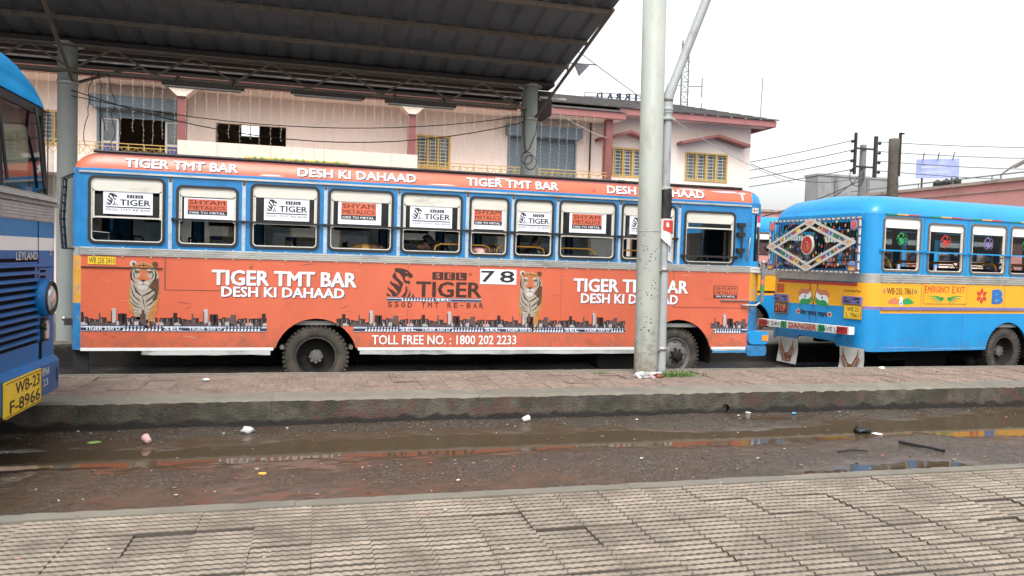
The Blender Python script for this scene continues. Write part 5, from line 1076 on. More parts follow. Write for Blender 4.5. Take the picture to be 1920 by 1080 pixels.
# ================================================================== shelter over the far platform
SH = thing('platform_shelter', 'dark corrugated steel platform roof on trusses and grey tubular columns above the orange bus', 'shelter', (0, 14.5, .135))
def shelter():
    root = SH; z0 = .135; G = lambda x, y, z: (x, y-14.5, z-z0)
    for cx in (-4.2, -12.4, 4.06):
        c = MB().lathe([(.155, 0), (.155, 5.22-z0), (.0, 5.22-z0)], (cx, 0, 0), (0, 0, 1), 'col_grey' if cx < 0 else 'pole_paint', 28).build('column', root)
        MB().lathe([(.0, 5.225-z0), (.24, 5.225-z0), (.24, 5.26-z0), (.0, 5.26-z0)], (cx, 0, 0), (0, 0, 1), 'pole_paint', 24).build('flange', c); MB().lathe([(.157, 4.55-z0), (.17, 4.56-z0), (.17, 4.62-z0), (.157, 4.63-z0)], (cx, 0, 0), (0, 0, 1), 'steel', 24).build('clamp_ring', c)
    x0, x1 = -13., 3.95
    for name, y, z, r in (('lower_chord', 14.35, 4.78, .035), ('upper_chord', 14.35, 5.22, .035), ('middle_chord', 14.9, 4.98, .03), ('lower_chord', 15.1, 4.90, .03)): MB().tube([G(x0, y, z), G(x1, y, z)], r, 'truss', 8).build(name, root)
    st = 1.30; k = 0; x = x1-.25
    while x > x0+st:
        MB().tube([G(x, 14.35, 4.80), G(x-st/2, 14.35, 5.20)], .022, 'truss', 6).build('diagonal', root)
        MB().tube([G(x-st/2, 14.35, 5.20), G(x-st, 14.35, 4.80)], .022, 'truss', 6).build('diagonal', root)
        MB().tube([G(x-st, 14.35, 4.79), G(x-st, 15.1, 4.90)], .018, 'truss', 6).build('tie', root)
        x -= st
    # near and far wings: corrugated sheets in bays, each its own panel
    def sheet(xa, xb, ya, za, yb, zb):
        b = MB(); n = int((xb-xa)/.05); vs = []
        for i in range(n+1):
            ph = i % 8; h = .03 if ph in (0, 1) else 0.
            for (y, z) in ((ya, za), (yb, zb)): vs.append(G(xa+(xb-xa)*i/n, y, z+h))
        b.add(vs, [(2*i, 2*i+2, 2*i+3, 2*i+1) for i in range(n)], 'sheet'); return b
    for i in range(11):
        xa = -13+i*1.6; xb = min(xa+1.62, 4.52)
        if xa >= 4.4: break
        sheet(xa, xb, 14.5, 5.30, 10.9, 5.94).build('roof_sheet', root); sheet(xa, xb, 14.5, 5.30, 18.1, 5.80).build('roof_sheet', root)
    for y, z in ((13.5, 5.44), (12.5, 5.62), (11.4, 5.81), (15.6, 5.41), (16.8, 5.58)): MB().box(*[v for p in zip(G(-13, y-.03, z-.05), G(4.5, y+.03, z+.02)) for v in p], 'truss').build('purlin', root)
    for cx in (-4.2, 4.06):
        for dx in (.1,):
            MB().tube([G(cx+dx, 14.4, 4.62), G(cx+dx*4, 11.2, 5.78)], .03, 'truss', 8).build('bracket_arm', root); MB().tube([G(cx+dx, 14.6, 4.62), G(cx+dx*4, 17.8, 5.70)], .03, 'truss', 8).build('bracket_arm', root)
    b = MB(); b.box(*[v for p in zip(G(-13, 14.28, 5.235), G(4.5, 14.72, 5.30)) for v in p], 'iron'); b.build('gutter', root)
    b = MB(); b.box(*[v for p in zip(G(4.10, 14.6, 4.72), G(4.55, 15.3, 5.20)) for v in p], 'iron'); b.box(*[v for p in zip(G(4.2, 14.28, 4.98), G(4.75, 14.31, 5.02)) for v in p], 'pole_paint'); b.build('end_box', root)
    # drain pipe behind the column
    MB().tube([G(4.16, 14.72, 4.6), G(4.16, 14.72, 3.9), G(4.30, 14.72, 3.65), G(4.30, 14.72, z0)], .055, 'pipe_grey', 12).build('drain_pipe', root)
    b = MB(); b.tube([G(4.06+.12*math.sin(R(a)), 14.33, 3.72+.14*math.cos(R(a))) for a in range(0, 375, 15)], .007, 'wire', 5); b.tube([G(3.98+.12*math.sin(R(a)), 14.325, 3.80+.12*math.cos(R(a))) for a in range(0, 375, 15)], .006, 'wire', 5)
    b.tube([G(4.18, 14.33, 4.6), G(4.15, 14.32, 4.3), G(4.04, 14.325, 4.0), G(3.94, 14.33, 3.9)], .008, 'wire', 5); b.tube([G(3.92, 14.36, 4.75), G(3.91, 14.36, 4.3), G(3.95, 14.34, 3.9)], .012, 'wire', 5); b.build('loose_cable', root)
shelter()
def tube_light(x0, x1, y, z, label):
    t = thing('tube_light', label, 'light fitting', ((x0+x1)/2, y, z), 0, 'strip light fittings hung under the shelter')
    h = (x1-x0)/2; b = MB(); b.box(-h, h, -.07, .07, .03, .09, 'iron'); b.build('housing', t)
    MB().tube([(-h+.05, -.035, .01), (h-.05, -.035, .01)], .016, 'seat_grey', 8).tube([(-h+.05, .035, .01), (h-.05, .035, .01)], .016, 'seat_grey', 8).build('tube', t)
    b = MB()
    for s in (-.7, .7): b.tube([(s*h, 0, .08), (s*h, .25, 4.80-z), (s*h, .45, 4.80-z)], .012, 'iron', 6)
    b.build('hanger', t)
tube_light(-2.59, -1.28, 13.9, 4.55, 'strip light fitting hung below the truss, above the left shutter end')
tube_light(-.51, .80, 14.15, 4.62, 'middle strip light fitting tucked against the truss chord')
tube_light(1.15, 2.46, 13.9, 4.55, 'strip light fitting hung below the truss near the maroon column')

# dangling torn wires left of the shutter, pennants at the roof corner
b = MB(); rn = random.Random(3)
for x, z1 in ((-3.75, 3.6), (-3.68, 3.9), (-3.55, 3.45)):
    p = V(x, 14.3, 4.79); pts = [p]
    while p.z > z1: p = p+V(rn.uniform(-.05, .05), rn.uniform(-.02, .02), -rn.uniform(.06, .16)); pts.append(p)
    b.tube(pts, .007, 'wire', 5)
b.build('dangling_wire', label='black torn wires dangling from the truss beside the left column', cat='cable')
b = MB()
for k, (dx, w, h) in enumerate(((.0, .07, .19), (.15, .31, .22))):
    for y in (0, .012): b.add([V(dx, y, 0), V(dx+w, y, 0), V(dx+w*.35, y, -h)], [(0, 1, 2)], 'sheet')
    b.add([V(dx, 0, 0), V(dx+w, 0, 0), V(dx+w, .012, 0), V(dx, .012, 0)], [(0, 1, 2, 3)], 'sheet')
b.tube([(-.15, .006, .0), (.6, .006, .02)], .010, 'iron', 6)
b.build('pennant_bar', label='two dark triangular pennants on a bar at the shelter roof corner', cat='pennant', loc=(4.40, 13.3, 5.45))

# ================================================================== terminus building
BD = thing('terminus_building', 'pale pink two storey building with maroon eaves behind the buses', 'building', (0, 25, LANE))
def building():
    root = BD; z0 = LANE; fn = lambda a, c, o: V(a, -o, c-z0); X0, X1 = -22., 15.62
    holes = {'win_a': (-7.95, -7.25, 4.75, 5.78), 'door_a': (-6.45, -4.02, 4.15, 5.95), 'dark': (-3.16, -.98, 5.03, 5.80), 'win_b': (3.11, 4.27, 4.73, 5.83), 'shut_b': (6.25, 8.75, 4.15, 6.0), 'win_c': (9.72, 11.32, 4.83, 5.87), 'win_d': (12.95, 14.68, 4.85, 5.89)}
    gr = [(-9.5+i*3.4, -7.6+i*3.4, 1.0, 2.9) for i in range(7)]
    rc = lambda q: [(q[0], q[2]), (q[1], q[2]), (q[1], q[3]), (q[0], q[3])]
    MB().prism([(X0, z0), (X1, z0), (X1, 7.0), (X0, 7.0)], fn, 0, -.25, 'pink_wall', [rc(q) for q in list(holes.values())+gr]).build('wall', root)
    b = MB(); b.box(X1-.25, X1, .25, 9, 0, 7.0-z0, 'pink_wall'); b.box(X0, X0+.25, .25, 9, 0, 7.0-z0, 'pink_wall'); b.box(X0, X1, 8.75, 9, 0, 7.0-z0, 'pink_wall'); b.build('wall', root)
    b = MB(); b.box(X0+.3, X1-.3, .3, 8.7, 4.0-z0, 4.1-z0, 'brown_dark'); b.box(X0+.3, X1-.3, 3.2, 3.3, 4.1-z0, 6.9-z0, 'brown_dark'); b.box(X0+.3, X1-.3, .3, 8.7, 6.85-z0, 6.95-z0, 'brown_dark'); b.build('inner_wall', root)
    for q in gr: w_ = MB().prism(rc(q), fn, -.1, -.15, 'win_yellow', [rc((q[0]+.07, q[1]-.07, q[2]+.07, q[3]-.07))]).build('window', root); MB().prism(rc((q[0]+.06, q[1]-.06, q[2]+.06, q[3]-.06)), fn, -.12, -.13, 'pane_grey').build('pane', w_)
    # roof: eaves fascia, hipped slopes laid with rows of tiles
    e0 = 24.3-25; ez = 6.90-z0
    MB().box(X0-.6, 10.05, -1.25, -1.13, 6.62-z0, 6.84-z0, 'fascia').build('fascia', root); MB().box(10.06, X1+.6, e0, e0+.12, ez, ez+.22, 'fascia').build('fascia', root); MB().box(X1+.48, X1+.6, e0+.13, 9.6, ez, ez+.22, 'fascia').build('fascia', root); MB().box(X0-.6, 10.05, -1.12, 0, 6.64-z0, 6.70-z0, 'pink_wall').box(10.06, X1+.47, e0+.13, 0, ez+.02, ez+.08, 'pink_wall').build('soffit', root)
    b = MB(); b.add([V(X0-.7, -1.3, 6.85-z0), V(10.15, -1.3, 6.85-z0), V(10.15, 0, 7.25-z0), V(X0-.7, 0, 7.25-z0)], [(0, 1, 2, 3)], 'roof_tile'); b.build('porch_roof', root)
    ey = e0-.05; n = 9; ry = 4.0; rz = 8.46-z0; b = MB()
    for k in range(n):
        t0, t1 = k/n, (k+1)/n; z_0 = ez+.225+(rz-ez-.225)*t0; z_1 = ez+.225+(rz-ez-.225)*t1+.03; ya = ey+(ry-ey)*t0; yb = ey+(ry-ey)*t1; xa = X1+.68-1.9*t0; xb = X1+.68-1.9*t1
        b.add([V(X0-.7, ya, z_0+.05), V(xa, ya, z_0+.05), V(xb, yb, z_1), V(X0-.7, yb, z_1), V(X0-.7, ya, z_0), V(xa, ya, z_0)], [(0, 1, 2, 3), (4, 5, 1, 0)], 'roof_tile')
        yc, yd = 9.6-(ya-ey), 9.6-(yb-ey); b.add([V(xa, ya, z_0+.05), V(xa, yc, z_0+.05), V(xb, yd, z_1), V(xb, yb, z_1)], [(0, 1, 2, 3)], 'roof_tile')
        b.add([V(X0-.7, yc, z_0+.05), V(xa, yc, z_0+.05), V(xb, yd, z_1), V(X0-.7, yd, z_1)], [(0, 1, 2, 3)], 'roof_tile')
    b.build('roof', root)
    # grilled windows
    def grille_window(q, leaves, rows, sill=True):
        w_ = MB().prism(rc(q), fn, .03, -.2, 'win_yellow', [rc((q[0]+.06, q[1]-.06, q[2]+.06, q[3]-.06))]).build('window', root)
        MB().prism(rc((q[0]+.05, q[1]-.05, q[2]+.05, q[3]-.05)), fn, -.13, -.15, 'pane_grey').build('pane', w_)
        lw = (q[1]-q[0]-.12)/leaves
        for k in range(1, leaves): x = q[0]+.06+lw*k; MB().prism(rc((x-.035, x+.035, q[2]+.06, q[3]-.06)), fn, .015, -.12, 'win_yellow').build('mullion', w_)
        g = MB()
        for k in range(rows): z = q[2]+.1+(q[3]-q[2]-.2)*k/(rows-1); g.prism(rc((q[0]+.06, q[1]-.06, z-.009, z+.009)), fn, -.03, -.045, 'bar_white')
        for k in range(leaves*2): x = q[0]+.06+lw*(k+.5)/2; g.prism(rc((x-.007, x+.007, q[2]+.06, q[3]-.06)), fn, -.046, -.055, 'bar_white')
        g.build('grille', w_)
    grille_window(holes['win_a'], 2, 8); grille_window(holes['win_b'], 3, 9); grille_window(holes['win_c'], 4, 8); grille_window(holes['win_d'], 4, 8)
    q = holes['dark']; w_ = MB().prism(rc(q), fn, .01, -.2, 'cream_wall', [rc((q[0]+.04, q[1]-.04, q[2]+.04, q[3]-.04))]).build('window', root); f3 = lambda a, c, o: V(a, 3.19-o, c-z0)
    MB().prism(rc((-2.69, -2.03, 5.82, 6.26)), f3, .02, 0, 'upvc').build('window_frame', w_)
    MB().prism(rc((-2.65, -2.38, 5.86, 6.22)), f3, .03, .02, 'daylight_glow').prism(rc((-2.34, -2.07, 5.86, 6.22)), f3, .03, .02, 'daylight_glow').build('window_glow', w_)  # self-glowing panes in place of an opening to the sky
    # roller shutters
    sb = (6.16, 8.84, 5.98, 6.37); s_ = MB().prism([(sb[0], sb[2]+.06), (sb[0]+.1, sb[2]), (sb[1]-.1, sb[2]), (sb[1], sb[2]+.06), (sb[1], sb[3]), (sb[0], sb[3])], fn, .35, 0, 'shutter').build('shutter', root)
    b = MB()
    for k in range(26): z = 4.2+k*.069; b.prism([(6.27, z), (8.73, z), (8.73, z+.062), (6.27, z+.062)], fn, -.02+(k % 2)*.006, -.06, 'shutter')
    b.build('slats', s_, kind='stuff'); MB().prism(rc((6.25, 6.31, 4.15, 5.98)), fn, .03, -.05, 'shutter').prism(rc((8.69, 8.75, 4.15, 5.98)), fn, .03, -.05, 'shutter').build('guide_rail', s_)
    sb = (-6.6, -4.0, 5.93, 6.30); s_ = MB().prism([(sb[0], sb[2]+.06), (sb[0]+.1, sb[2]), (sb[1]-.1, sb[2]), (sb[1], sb[2]+.06), (sb[1], sb[3]), (sb[0], sb[3])], fn, .35, 0, 'shutter').build('shutter', root)
    b = MB()
    for k in range(3): b.prism(rc((-6.42, -4.05, 5.70+k*.078, 5.77+k*.078)), fn, -.02, -.06, 'shutter')
    b.build('slats', s_, kind='stuff'); MB().prism(rc((-6.45, -6.38, 4.15, 5.93)), fn, .03, -.05, 'shutter').prism(rc((-4.09, -4.02, 4.15, 5.93)), fn, .03, -.05, 'shutter').build('guide_rail', s_)
    for xa, xb in ((-6.36, -5.88), (-4.58, -4.10)):
        d = MB().prism(rc((xa, xb, 4.12, 5.70)), fn, -.10, -.15, 'upvc', [rc((xa+.06, xb-.06, 5.0, 5.64)), rc((xa+.06, xb-.06, 4.2, 4.92))]).build('door', root)
        MB().prism(rc((xa+.05, xb-.05, 4.95, 5.66)), fn, -.12, -.13, 'pane_grey').prism(rc((xa+.05, xb-.05, 4.18, 4.94)), fn, -.12, -.13, 'lic_blue').build('pane', d)
    # maroon columns, hoods, pipe
    for x, zt, zb in ((-3.93, 6.28, 4.1), (2.85, 6.28, 4.1), (9.55, 6.62, 4.1)):
        c = MB().box(x-.12, x+.12, -1.05, -.81, zb-z0, zt-z0, 'maroon').build('column', root); MB().prism([(x-.12, zt-z0), (x+.12, zt-z0), (x+.42, zt+.28-z0), (x-.42, zt+.28-z0)], lambda a, k, o: V(a, -.93+o, k), .2, -.2, 'cream_wall').build('capital', c)
    for x0, xm, x1, z1 in ((9.45, 10.6, 11.75, 6.36), (12.62, 14.05, 15.35, 6.46)):
        b = MB(); pts = [(x0-.03, z1-.36), (x0+.3, z1-.29), (xm, z1-.02), (x1-.3, z1-.25), (x1, z1-.31)]; b.prism(pts+[(p[0], p[1]+.10) for p in reversed(pts)], fn, .45, 0, 'maroon'); b.build('window_hood', root)
    MB().tube([(9.22, -.10, 4.1-z0), (9.22, -.10, 6.7-z0)], .03, 'iron', 8).build('rain_pipe', root)
    # balcony slab, parapet and railings
    b = MB(); b.box(X0, X1-4.2, -1.3, 0, 3.85-z0, 4.12-z0, 'cream_wall'); b.build('balcony', root)
    b = MB(); b.box(-4.0, 3.02, -1.25, -1.1, 4.12-z0, 4.98-z0, 'cream_wall'); b.build('parapet', root)
    b = MB(); b.box(X0, -4.0, -1.25, -1.1, 4.12-z0, 4.40-z0, 'cream_wall'); b.box(3.02, 9.5, -1.25, -1.1, 4.12-z0, 4.30-z0, 'cream_wall'); b.build('parapet', root)
    def rail(xa, xb, za, zb, dense):
        r = MB(); y = -1.18
        for z in (za, zb, zb-.1): r.box(xa, xb, y-.012, y+.012, z-z0-.012, z-z0+.012, 'win_yellow')
        n = max(1, int((xb-xa)/.42)); w_ = (xb-xa)/n
        for k in range(n):
            x = xa+k*w_; r.box(x-.01, x+.01, y-.01, y+.01, za-z0, zb-z0, 'win_yellow')
            for p, q_ in (((x, za), (x+w_/2, zb-.1)), ((x+w_/2, zb-.1), (x+w_, za)), ((x, zb-.1), (x+w_/2, za)), ((x+w_/2, za), (x+w_, zb-.1))): r.tube([(p[0], y, p[1]-z0), (q_[0], y, q_[1]-z0)], .009, 'win_yellow', 4, False)
        r.build('railing', root)
    rail(-10, -6.62, 4.40, 4.78, 1); rail(-6.6, -4.05, 4.40, 4.78, 1); rail(3.05, 6.2, 4.30, 4.80, 1); rail(6.22, 8.8, 4.30, 4.80, 1); rail(8.82, 9.45, 4.30, 4.80, 1)
building()
b = MB(); b.box(0, 3.05, -.02, .02, 0, .30, 'banner')
for k in range(14): b.sphere((.1+k*.2, -.02, .28), .055, 'scrap_green' if k % 3 else 'bead_yellow', 6, (1, .4, 1))
for k, m in ((.45, 'paper'), (.75, 'maroon'), (1.5, 'yellow_plate')): b.ell(k, .15, .12, .1, XZ(0), .024, m, 14)
b.build('festive_banner', label='yellow festive banner with leafy garland hung on the cream parapet', cat='banner', loc=(-2.15, 23.70, 4.30))
# strings of fairy lights from the eaves
def light_strings():
    rn = random.Random(6); ms = []
    for k in range(4):
        b = MB(); n = 14; Ln = (1.55, 1.9, 1.7, 2.1)[k]; pts = [V(rn.uniform(-.012, .012), 0, -Ln*i/n) for i in range(n+1)]; b.tube(pts, .003, 'string_pale', 4, False)
        for p in pts[1:]: s = rn.choice((-1, 1)); b.tube([p, p+V(s*.03, 0, -.025)], .0055, 'string_pale', 4)
        ms.append(b.mesh('light_string'))
    x = -9.2
    while x < 9.0:
        link('light_string', rn.choice(ms), None, 'thin pale fairy light string hanging from the eaves of the pink building', 'light string', 'fairy light strings along the eaves', None, (x, 23.70, 6.70)); x += rn.uniform(.24, .34)
light_strings()
# roof sign seen from behind, aerial rod, lattice mast
sg = thing('roof_sign', 'rooftop sign frame with dark letters seen reversed from behind', 'sign', (10.5, 29.2, 8.42))
b = MB(); 
for z in (0, .12, .27): b.tube([(0, 0, z), (3.0, 0, z+.14)], .016, 'pole_far', 6)
for x in (0, 1.5, 3.0): b.tube([(x, 0, -.35), (x, 0, .27+x*.047)], .018, 'pole_far', 6)
b.build('frame', sg)
fnm = lambda a, c, o: V(2.40-a, -.03-o, c*.82+(2.40-a)*.047)
for t, a in (('D', 1.63), ('A', 1.16), ('R', .81), ('R', .40), ('I', .09)):
    b = MB(); b.text(t, a, a+(.26 if t != 'I' else .09), .02, .36, fnm, 0, 'lic_blue' if 0 else 'rod_navy', .03); b.text(t, a, a+(.26 if t != 'I' else .09), .02, .36, fnm, -.04, 'rod_navy', .03); b.build('letter', sg)
MB().tube([(0, 0, 0), (.05, 0, 1.75)], .016, 'pole_far', 6).build('aerial_rod', label='thin vertical aerial rod on the right end of the building roof', cat='aerial', loc=(16.1, 25.2, 7.15))
b = MB(); rn = random.Random(1)
for dx, dy in ((0, 0), (.45, 0), (.22, .4)): b.tube([(dx, dy, 0), (dx*.8+.03, dy, 13.5)], .035, 'pole_far', 5)
for k in range(26):
    z = k*.52
    for p, q_ in (((0, 0), (.45, 0)), ((.45, 0), (.22, .4)), ((.22, .4), (0, 0))): b.tube([(p[0], p[1], z), (q_[0], q_[1], z+.5)], .016, 'pole_far', 4, False); b.tube([(p[0], p[1], z), (q_[0], q_[1], z)], .014, 'pole_far', 4, False)
for z in (9.9, 11.2): b.tube([(.4, 0, z), (1.2, 0, z+.06)], .025, 'pole_far', 5); b.tube([(1.2, 0, z-.5), (1.2, 0, z+.5)], .03, 'pole_far', 5); b.tube([(0, 0, z), (-.7, 0, z)], .02, 'pole_far', 5)
b.build('lattice_mast', label='thin steel lattice mast rising behind the pink roof', cat='mast', loc=(18.0, 35.5, LANE))

# ================================================================== right-hand background
def hpole():
    t = thing('power_pole', 'concrete power pole with two upright insulator brackets above the painted bus', 'utility pole', (26.35, 32, LANE)); z0 = LANE
    MB().tube([(0, 0, 0), (0, 0, 8.0-z0)], .20, 'pole_far', 14, r1=.15).build('pole', t)
    b = MB(); b.box(-.62, .62, -.2, -.12, 7.75-z0, 7.83-z0, 'iron'); b.box(-.62, .62, -.2, -.12, 6.85-z0, 6.93-z0, 'iron'); b.box(-.64, -.54, -.22, -.1, 6.5-z0, 8.55-z0, 'iron'); b.box(.52, .68, -.22, -.1, 6.4-z0, 8.45-z0, 'iron'); b.build('bracket', t)
    for s, xs in ((-1, -.66), (1, .72)):
        for k in range(4): MB().lathe([(0, 0), (.05, .02), (.05, .08), (.09, .10), (.06, .17), (0, .19)], (xs, -.16, 6.65+k*.48-z0), (s, 0, .2), 'iron', 10).build('insulator', t)
    b = MB(); b.tube([(-.5+.42*math.sin(R(a)), -.25, 6.4+.5*math.cos(R(a))-z0) for a in range(0, 360, 20)], .02, 'wire', 5); b.build('cable_loop', t)
hpole()
t = thing('timber_post', 'weathered dark timber post with an iron strip beside the power pole', 'post', (21.15, 24, LANE))
b = MB(); n = 16; vs = []
for i in range(n+1):
    z = 7.0*i/n
    for k in range(10): a = k*2*math.pi/10; r = .185+.03*fbm(k*1.7, z*1.3, 3); vs.append(V(r*math.cos(a)+.04*math.sin(z*.6), r*math.sin(a), z))
b.add(vs, [(i*10+k, i*10+(k+1) % 10, (i+1)*10+(k+1) % 10, (i+1)*10+k) for i in range(n) for k in range(10)]+[tuple(n*10+k for k in range(10))], 'post_wood', True); b.build('post', t)
MB().box(.22, .28, -.05, .05, 5.6, 7.25, 'iron').box(.22, .40, -.05, .05, 7.2, 7.25, 'iron').build('iron_strip', t)
b = MB(); b.box(28.3, 33.1, 38, 39.2, LANE, 7.2, 'stained'); b.box(28.25, 33.15, 37.95, 39.25, 7.2, 7.32, 'stained')
for x in (29.4, 31.6): b.box(x, x+.18, 37.9, 38.0, LANE, 7.1, 'pole_far')
b.build('stained_building', label='grey rain-blackened concrete building top behind the power pole', cat='building')
bd = thing('pink_building', 'long faded pink wall with mouldy coping on the right', 'building', (29, 24, LANE))
b = MB(); b.box(0, 14, -16, 12, 0, 6.0, 'pink_far'); b.build('wall', bd)
b = MB(); b.box(-.12, 14.1, -16.1, 12.1, 6.0, 6.14, 'coping_far'); b.box(-.05, .0, -16, 12, 5.62, 5.66, 'coping_far'); b.build('coping', bd)
b = MB(); b.tube([(-.06, -16, 6.35), (-.06, 12, 6.35)], .03, 'pole_far', 6)
for k in range(14): b.tube([(-.06, -16+k*2.1, 6.1), (-.06, -16+k*2.1, 6.36)], .025, 'pole_far', 5)
b.build('pipe', bd)
MB().box(17.5, 28.9, 36, 42, LANE, 4.75, 'pink_far').box(17.4, 28.95, 35.9, 42.1, 4.75, 4.88, 'coping_far').build('pink_shed', label='low pink wall glimpsed between the two buses', cat='building')
for k, (x, y) in enumerate(((29.9, 30.9), (29.9, 30.35), (29.9, 29.75))):
    MB().lathe([(0, 0), (.2, 0), (.2, .33), (.17, .38), (.06, .42), (.06, .45), (0, .45)], (0, 0, 0), (0, 0, 1), 'black', 20).build('water_tank', label=('black water tank on the pink roof, farthest left', 'black water tank on the pink roof, below the billboard middle', 'black water tank on the pink roof, nearest right')[k], cat='water tank', group='roof water tanks', loc=(x, y, 5.91))
bb = thing('billboard', 'small lilac blue billboard panel standing over the pink wall', 'billboard', (36.6, 37.9, 5.9))
X = Matrix.Rotation(R(-38), 4, 'Z'); b = MB(); b.box(-1.15, 1.15, -.05, .05, 1.6, 2.75, 'billboard', X); b.box(-.9, .7, -.056, -.05, 1.9, 2.0, 'rod_pale', X); b.box(-.9, .2, -.056, -.05, 2.2, 2.32, 'rod_pale', X); b.build('panel', bb)
b = MB()
for x in (-.8, .8): b.box(x-.05, x+.05, -.0, .1, 0, 1.7, 'iron', X)
for k in range(3): b.tube([X @ V(-.8+k*.8, -.05, 2.7), X @ V(-.8+k*.8, -.5, 3.05), X @ V(-.8+k*.8, -.9, 3.0)], .03, 'pole_far', 5)
b.build('support', bb)
lamp = thing('street_lamp', 'slim street lamp with a long pale head above the pink coping', 'street lamp', (30.2, 27.6, 5.9))
MB().tube([(0, 0, 0), (0, 0, .4), (.2, -.4, .75)], .04, 'pole_far', 8).build('pole', lamp); MB().box(-.12, .12, -.6, .3, 0, .09, 'seat_grey', Matrix.Translation((.25, -.7, .78)) @ Matrix.Rotation(R(-20), 4, 'X')).build('lamp_head', lamp)
# overhead wires
def wire(a, c, sag, r, label, n=14):
    a = V(*a); c = V(*c); pts = [a+(c-a)*(i/n)-V(0, 0, sag*4*(i/n)*(1-i/n)) for i in range(n+1)]
    MB().tube(pts, r, 'wire', 4, False).build('overhead_wire', label=label, cat='wire', group='overhead wires by the power pole')
for k in range(4):
    wire((25.7, 31.84, 6.75+k*.48), (16, 40, 5.3+k*.35), .25, .018, ('lowest', 'second lowest', 'second highest', 'highest')[k]+' overhead wire running left from the power pole')
    wire((27.1, 31.84, 6.75+k*.48), (60, 28, 9.0+k*.8), .9, .016, ('lowest', 'second lowest', 'second highest', 'highest')[k]+' overhead wire running right from the power pole')
wire((26.3, 31.8, 6.6), (13.5, 20.5, 3.1), .35, .03, 'thick dark cable sloping down from the power pole behind the painted bus')
wire((26.3, 31.8, 6.3), (11.5, 22.5, 2.8), .35, .025, 'thinner dark cable sloping down left from the power pole')
wire((15.6, 24.9, 5.6), (26.2, 31.8, 6.45), .5, .014, 'slack wire from the pink building corner to the power pole')
def span(a, c, sag, r, label, m='wire'):
    a = V(*a); c = V(*c); n = 16; MB().tube([a+(c-a)*(i/n)-V(0, 0, sag*4*(i/n)*(1-i/n)) for i in range(n+1)], r, m, 4, False).build('service_cable', label=label, cat='cable')
span((-4.1, 14.33, 4.35), (3.9, 14.33, 4.62), .38, .008, 'upper black cable sagging between the shelter columns')
span((-4.1, 14.35, 4.45), (3.9, 14.35, 4.50), .62, .009, 'lower black cable sagging between the shelter columns')
span((4.2, 14.4, 5.0), (9.5, 24.0, 6.0), .1, .012, 'pale cable slanting down from the shelter column to the shutter', 'string_pale')
span((4.6, 13.5, 5.8), (17.5, 25, 5.0), .3, .012, 'pale cable from the shelter corner past the pole to the building', 'string_pale')

# ================================================================== pole and drain pipe on the near platform
PO = thing('lamp_pole', 'tall pale grey steel pole with flaked specks standing on the pavement before the bus', 'pole', (4.30, 9.19, .29)); PO.rotation_euler = (0, R(-.75), 0)
MB().lathe([(.158, 0), (.156, 1.5), (.152, 6.0), (0, 6.0)], (0, 0, 0), (0, 0, 1), 'pole_paint', 36).build('shaft', PO)
b = MB(); b.lathe([(.157, 1.92), (.1595, 1.922), (.1595, 1.93), (.157, 1.932)], (0, 0, 0), (0, 0, 1), 'pipe_grey', 36); b.build('weld_seam', PO)
DP = thing('drain_pipe', 'grey plastic drain pipe clamped to the right side of the tall pole', 'pipe', (4.515, 9.17, .29)); DP.rotation_euler = (0, R(-.75), 0)
MB().tube([(0, 0, 0), (.0, 0, 2.2)], .062, 'pipe_grey', 18).build('lower_pipe', DP); MB().tube([(0, 0, 2.2), (0, 0, 3.52)], .058, 'pipe_grey', 18).build('upper_pipe', DP)
b = MB(); b.tube([(0, 0, 3.50), (0, 0, 3.66), (.015, 0, 3.74), (.06, 0, 3.86)], .068, 'pipe_grey', 18); b.lathe([(.06, 3.52), (.073, 3.53), (.073, 3.57), (.06, 3.58)], (0, 0, 0), (0, 0, 1), 'pipe_grey', 18); b.lathe([(.06, 3.64), (.072, 3.65), (.072, 3.68), (.06, 3.69)], (0, 0, 0), (0, 0, 1), 'rim_grey', 18); b.build('elbow', DP)
MB().tube([(.05, 0, 3.83), (.55, 0, 5.1)], .06, 'pipe_grey', 18).build('slanted_pipe', DP)
for z in (.34, 1.40, 2.48, 3.40): MB().lathe([(.064, z), (.073, z), (.073, z+.045), (.064, z+.045)], (0, 0, 0), (0, 0, 1), 'steel' if z < 2 else 'pole_paint', 18).box(-.16, -.05, -.075, -.045, z+.005, z+.04, 'steel' if z < 2 else 'pole_paint').box(.05, .10, -.03, .03, z+.005, z+.04, 'steel' if z < 2 else 'pole_paint').build('clamp', DP)
b = MB()
for k, (z0, z1, r) in enumerate(((2.10, 2.50, .078),)):
    n = 16; rows = 8; vs = []; rn = random.Random(5)
    for j in range(rows+1):
        for i in range(n): a = i*2*math.pi/n; rr = r+.014*math.sin(a*5+j)+rn.uniform(-.004, .004); vs.append(V(rr*math.cos(a), rr*math.sin(a), z0+(z1-z0)*j/rows))
    b.add(vs, [(j*n+i, j*n+(i+1) % n, (j+1)*n+(i+1) % n, (j+1)*n+i) for j in range(rows) for i in range(n)], 'black', True)
b.build('black_wrapping', label='black plastic wrapped round the drain pipe above the torn poster', cat='plastic wrap', loc=(4.487, 9.17, .29))
b = MB(); n = 12
def curl(a0, a1, z0, z1, m, r=.083, flare=0.):
    vs = []
    for i in range(n+1):
        a = R(a0+(a1-a0)*i/n); rr = r+flare*(i/n)**2
        vs += [V(rr*math.cos(a), rr*math.sin(a), z0(i/n)), V((rr-.003)*math.cos(a), (rr-.003)*math.sin(a), z1(i/n))]
    b.add(vs, [(2*i, 2*i+2, 2*i+3, 2*i+1) for i in range(n)], m, True)
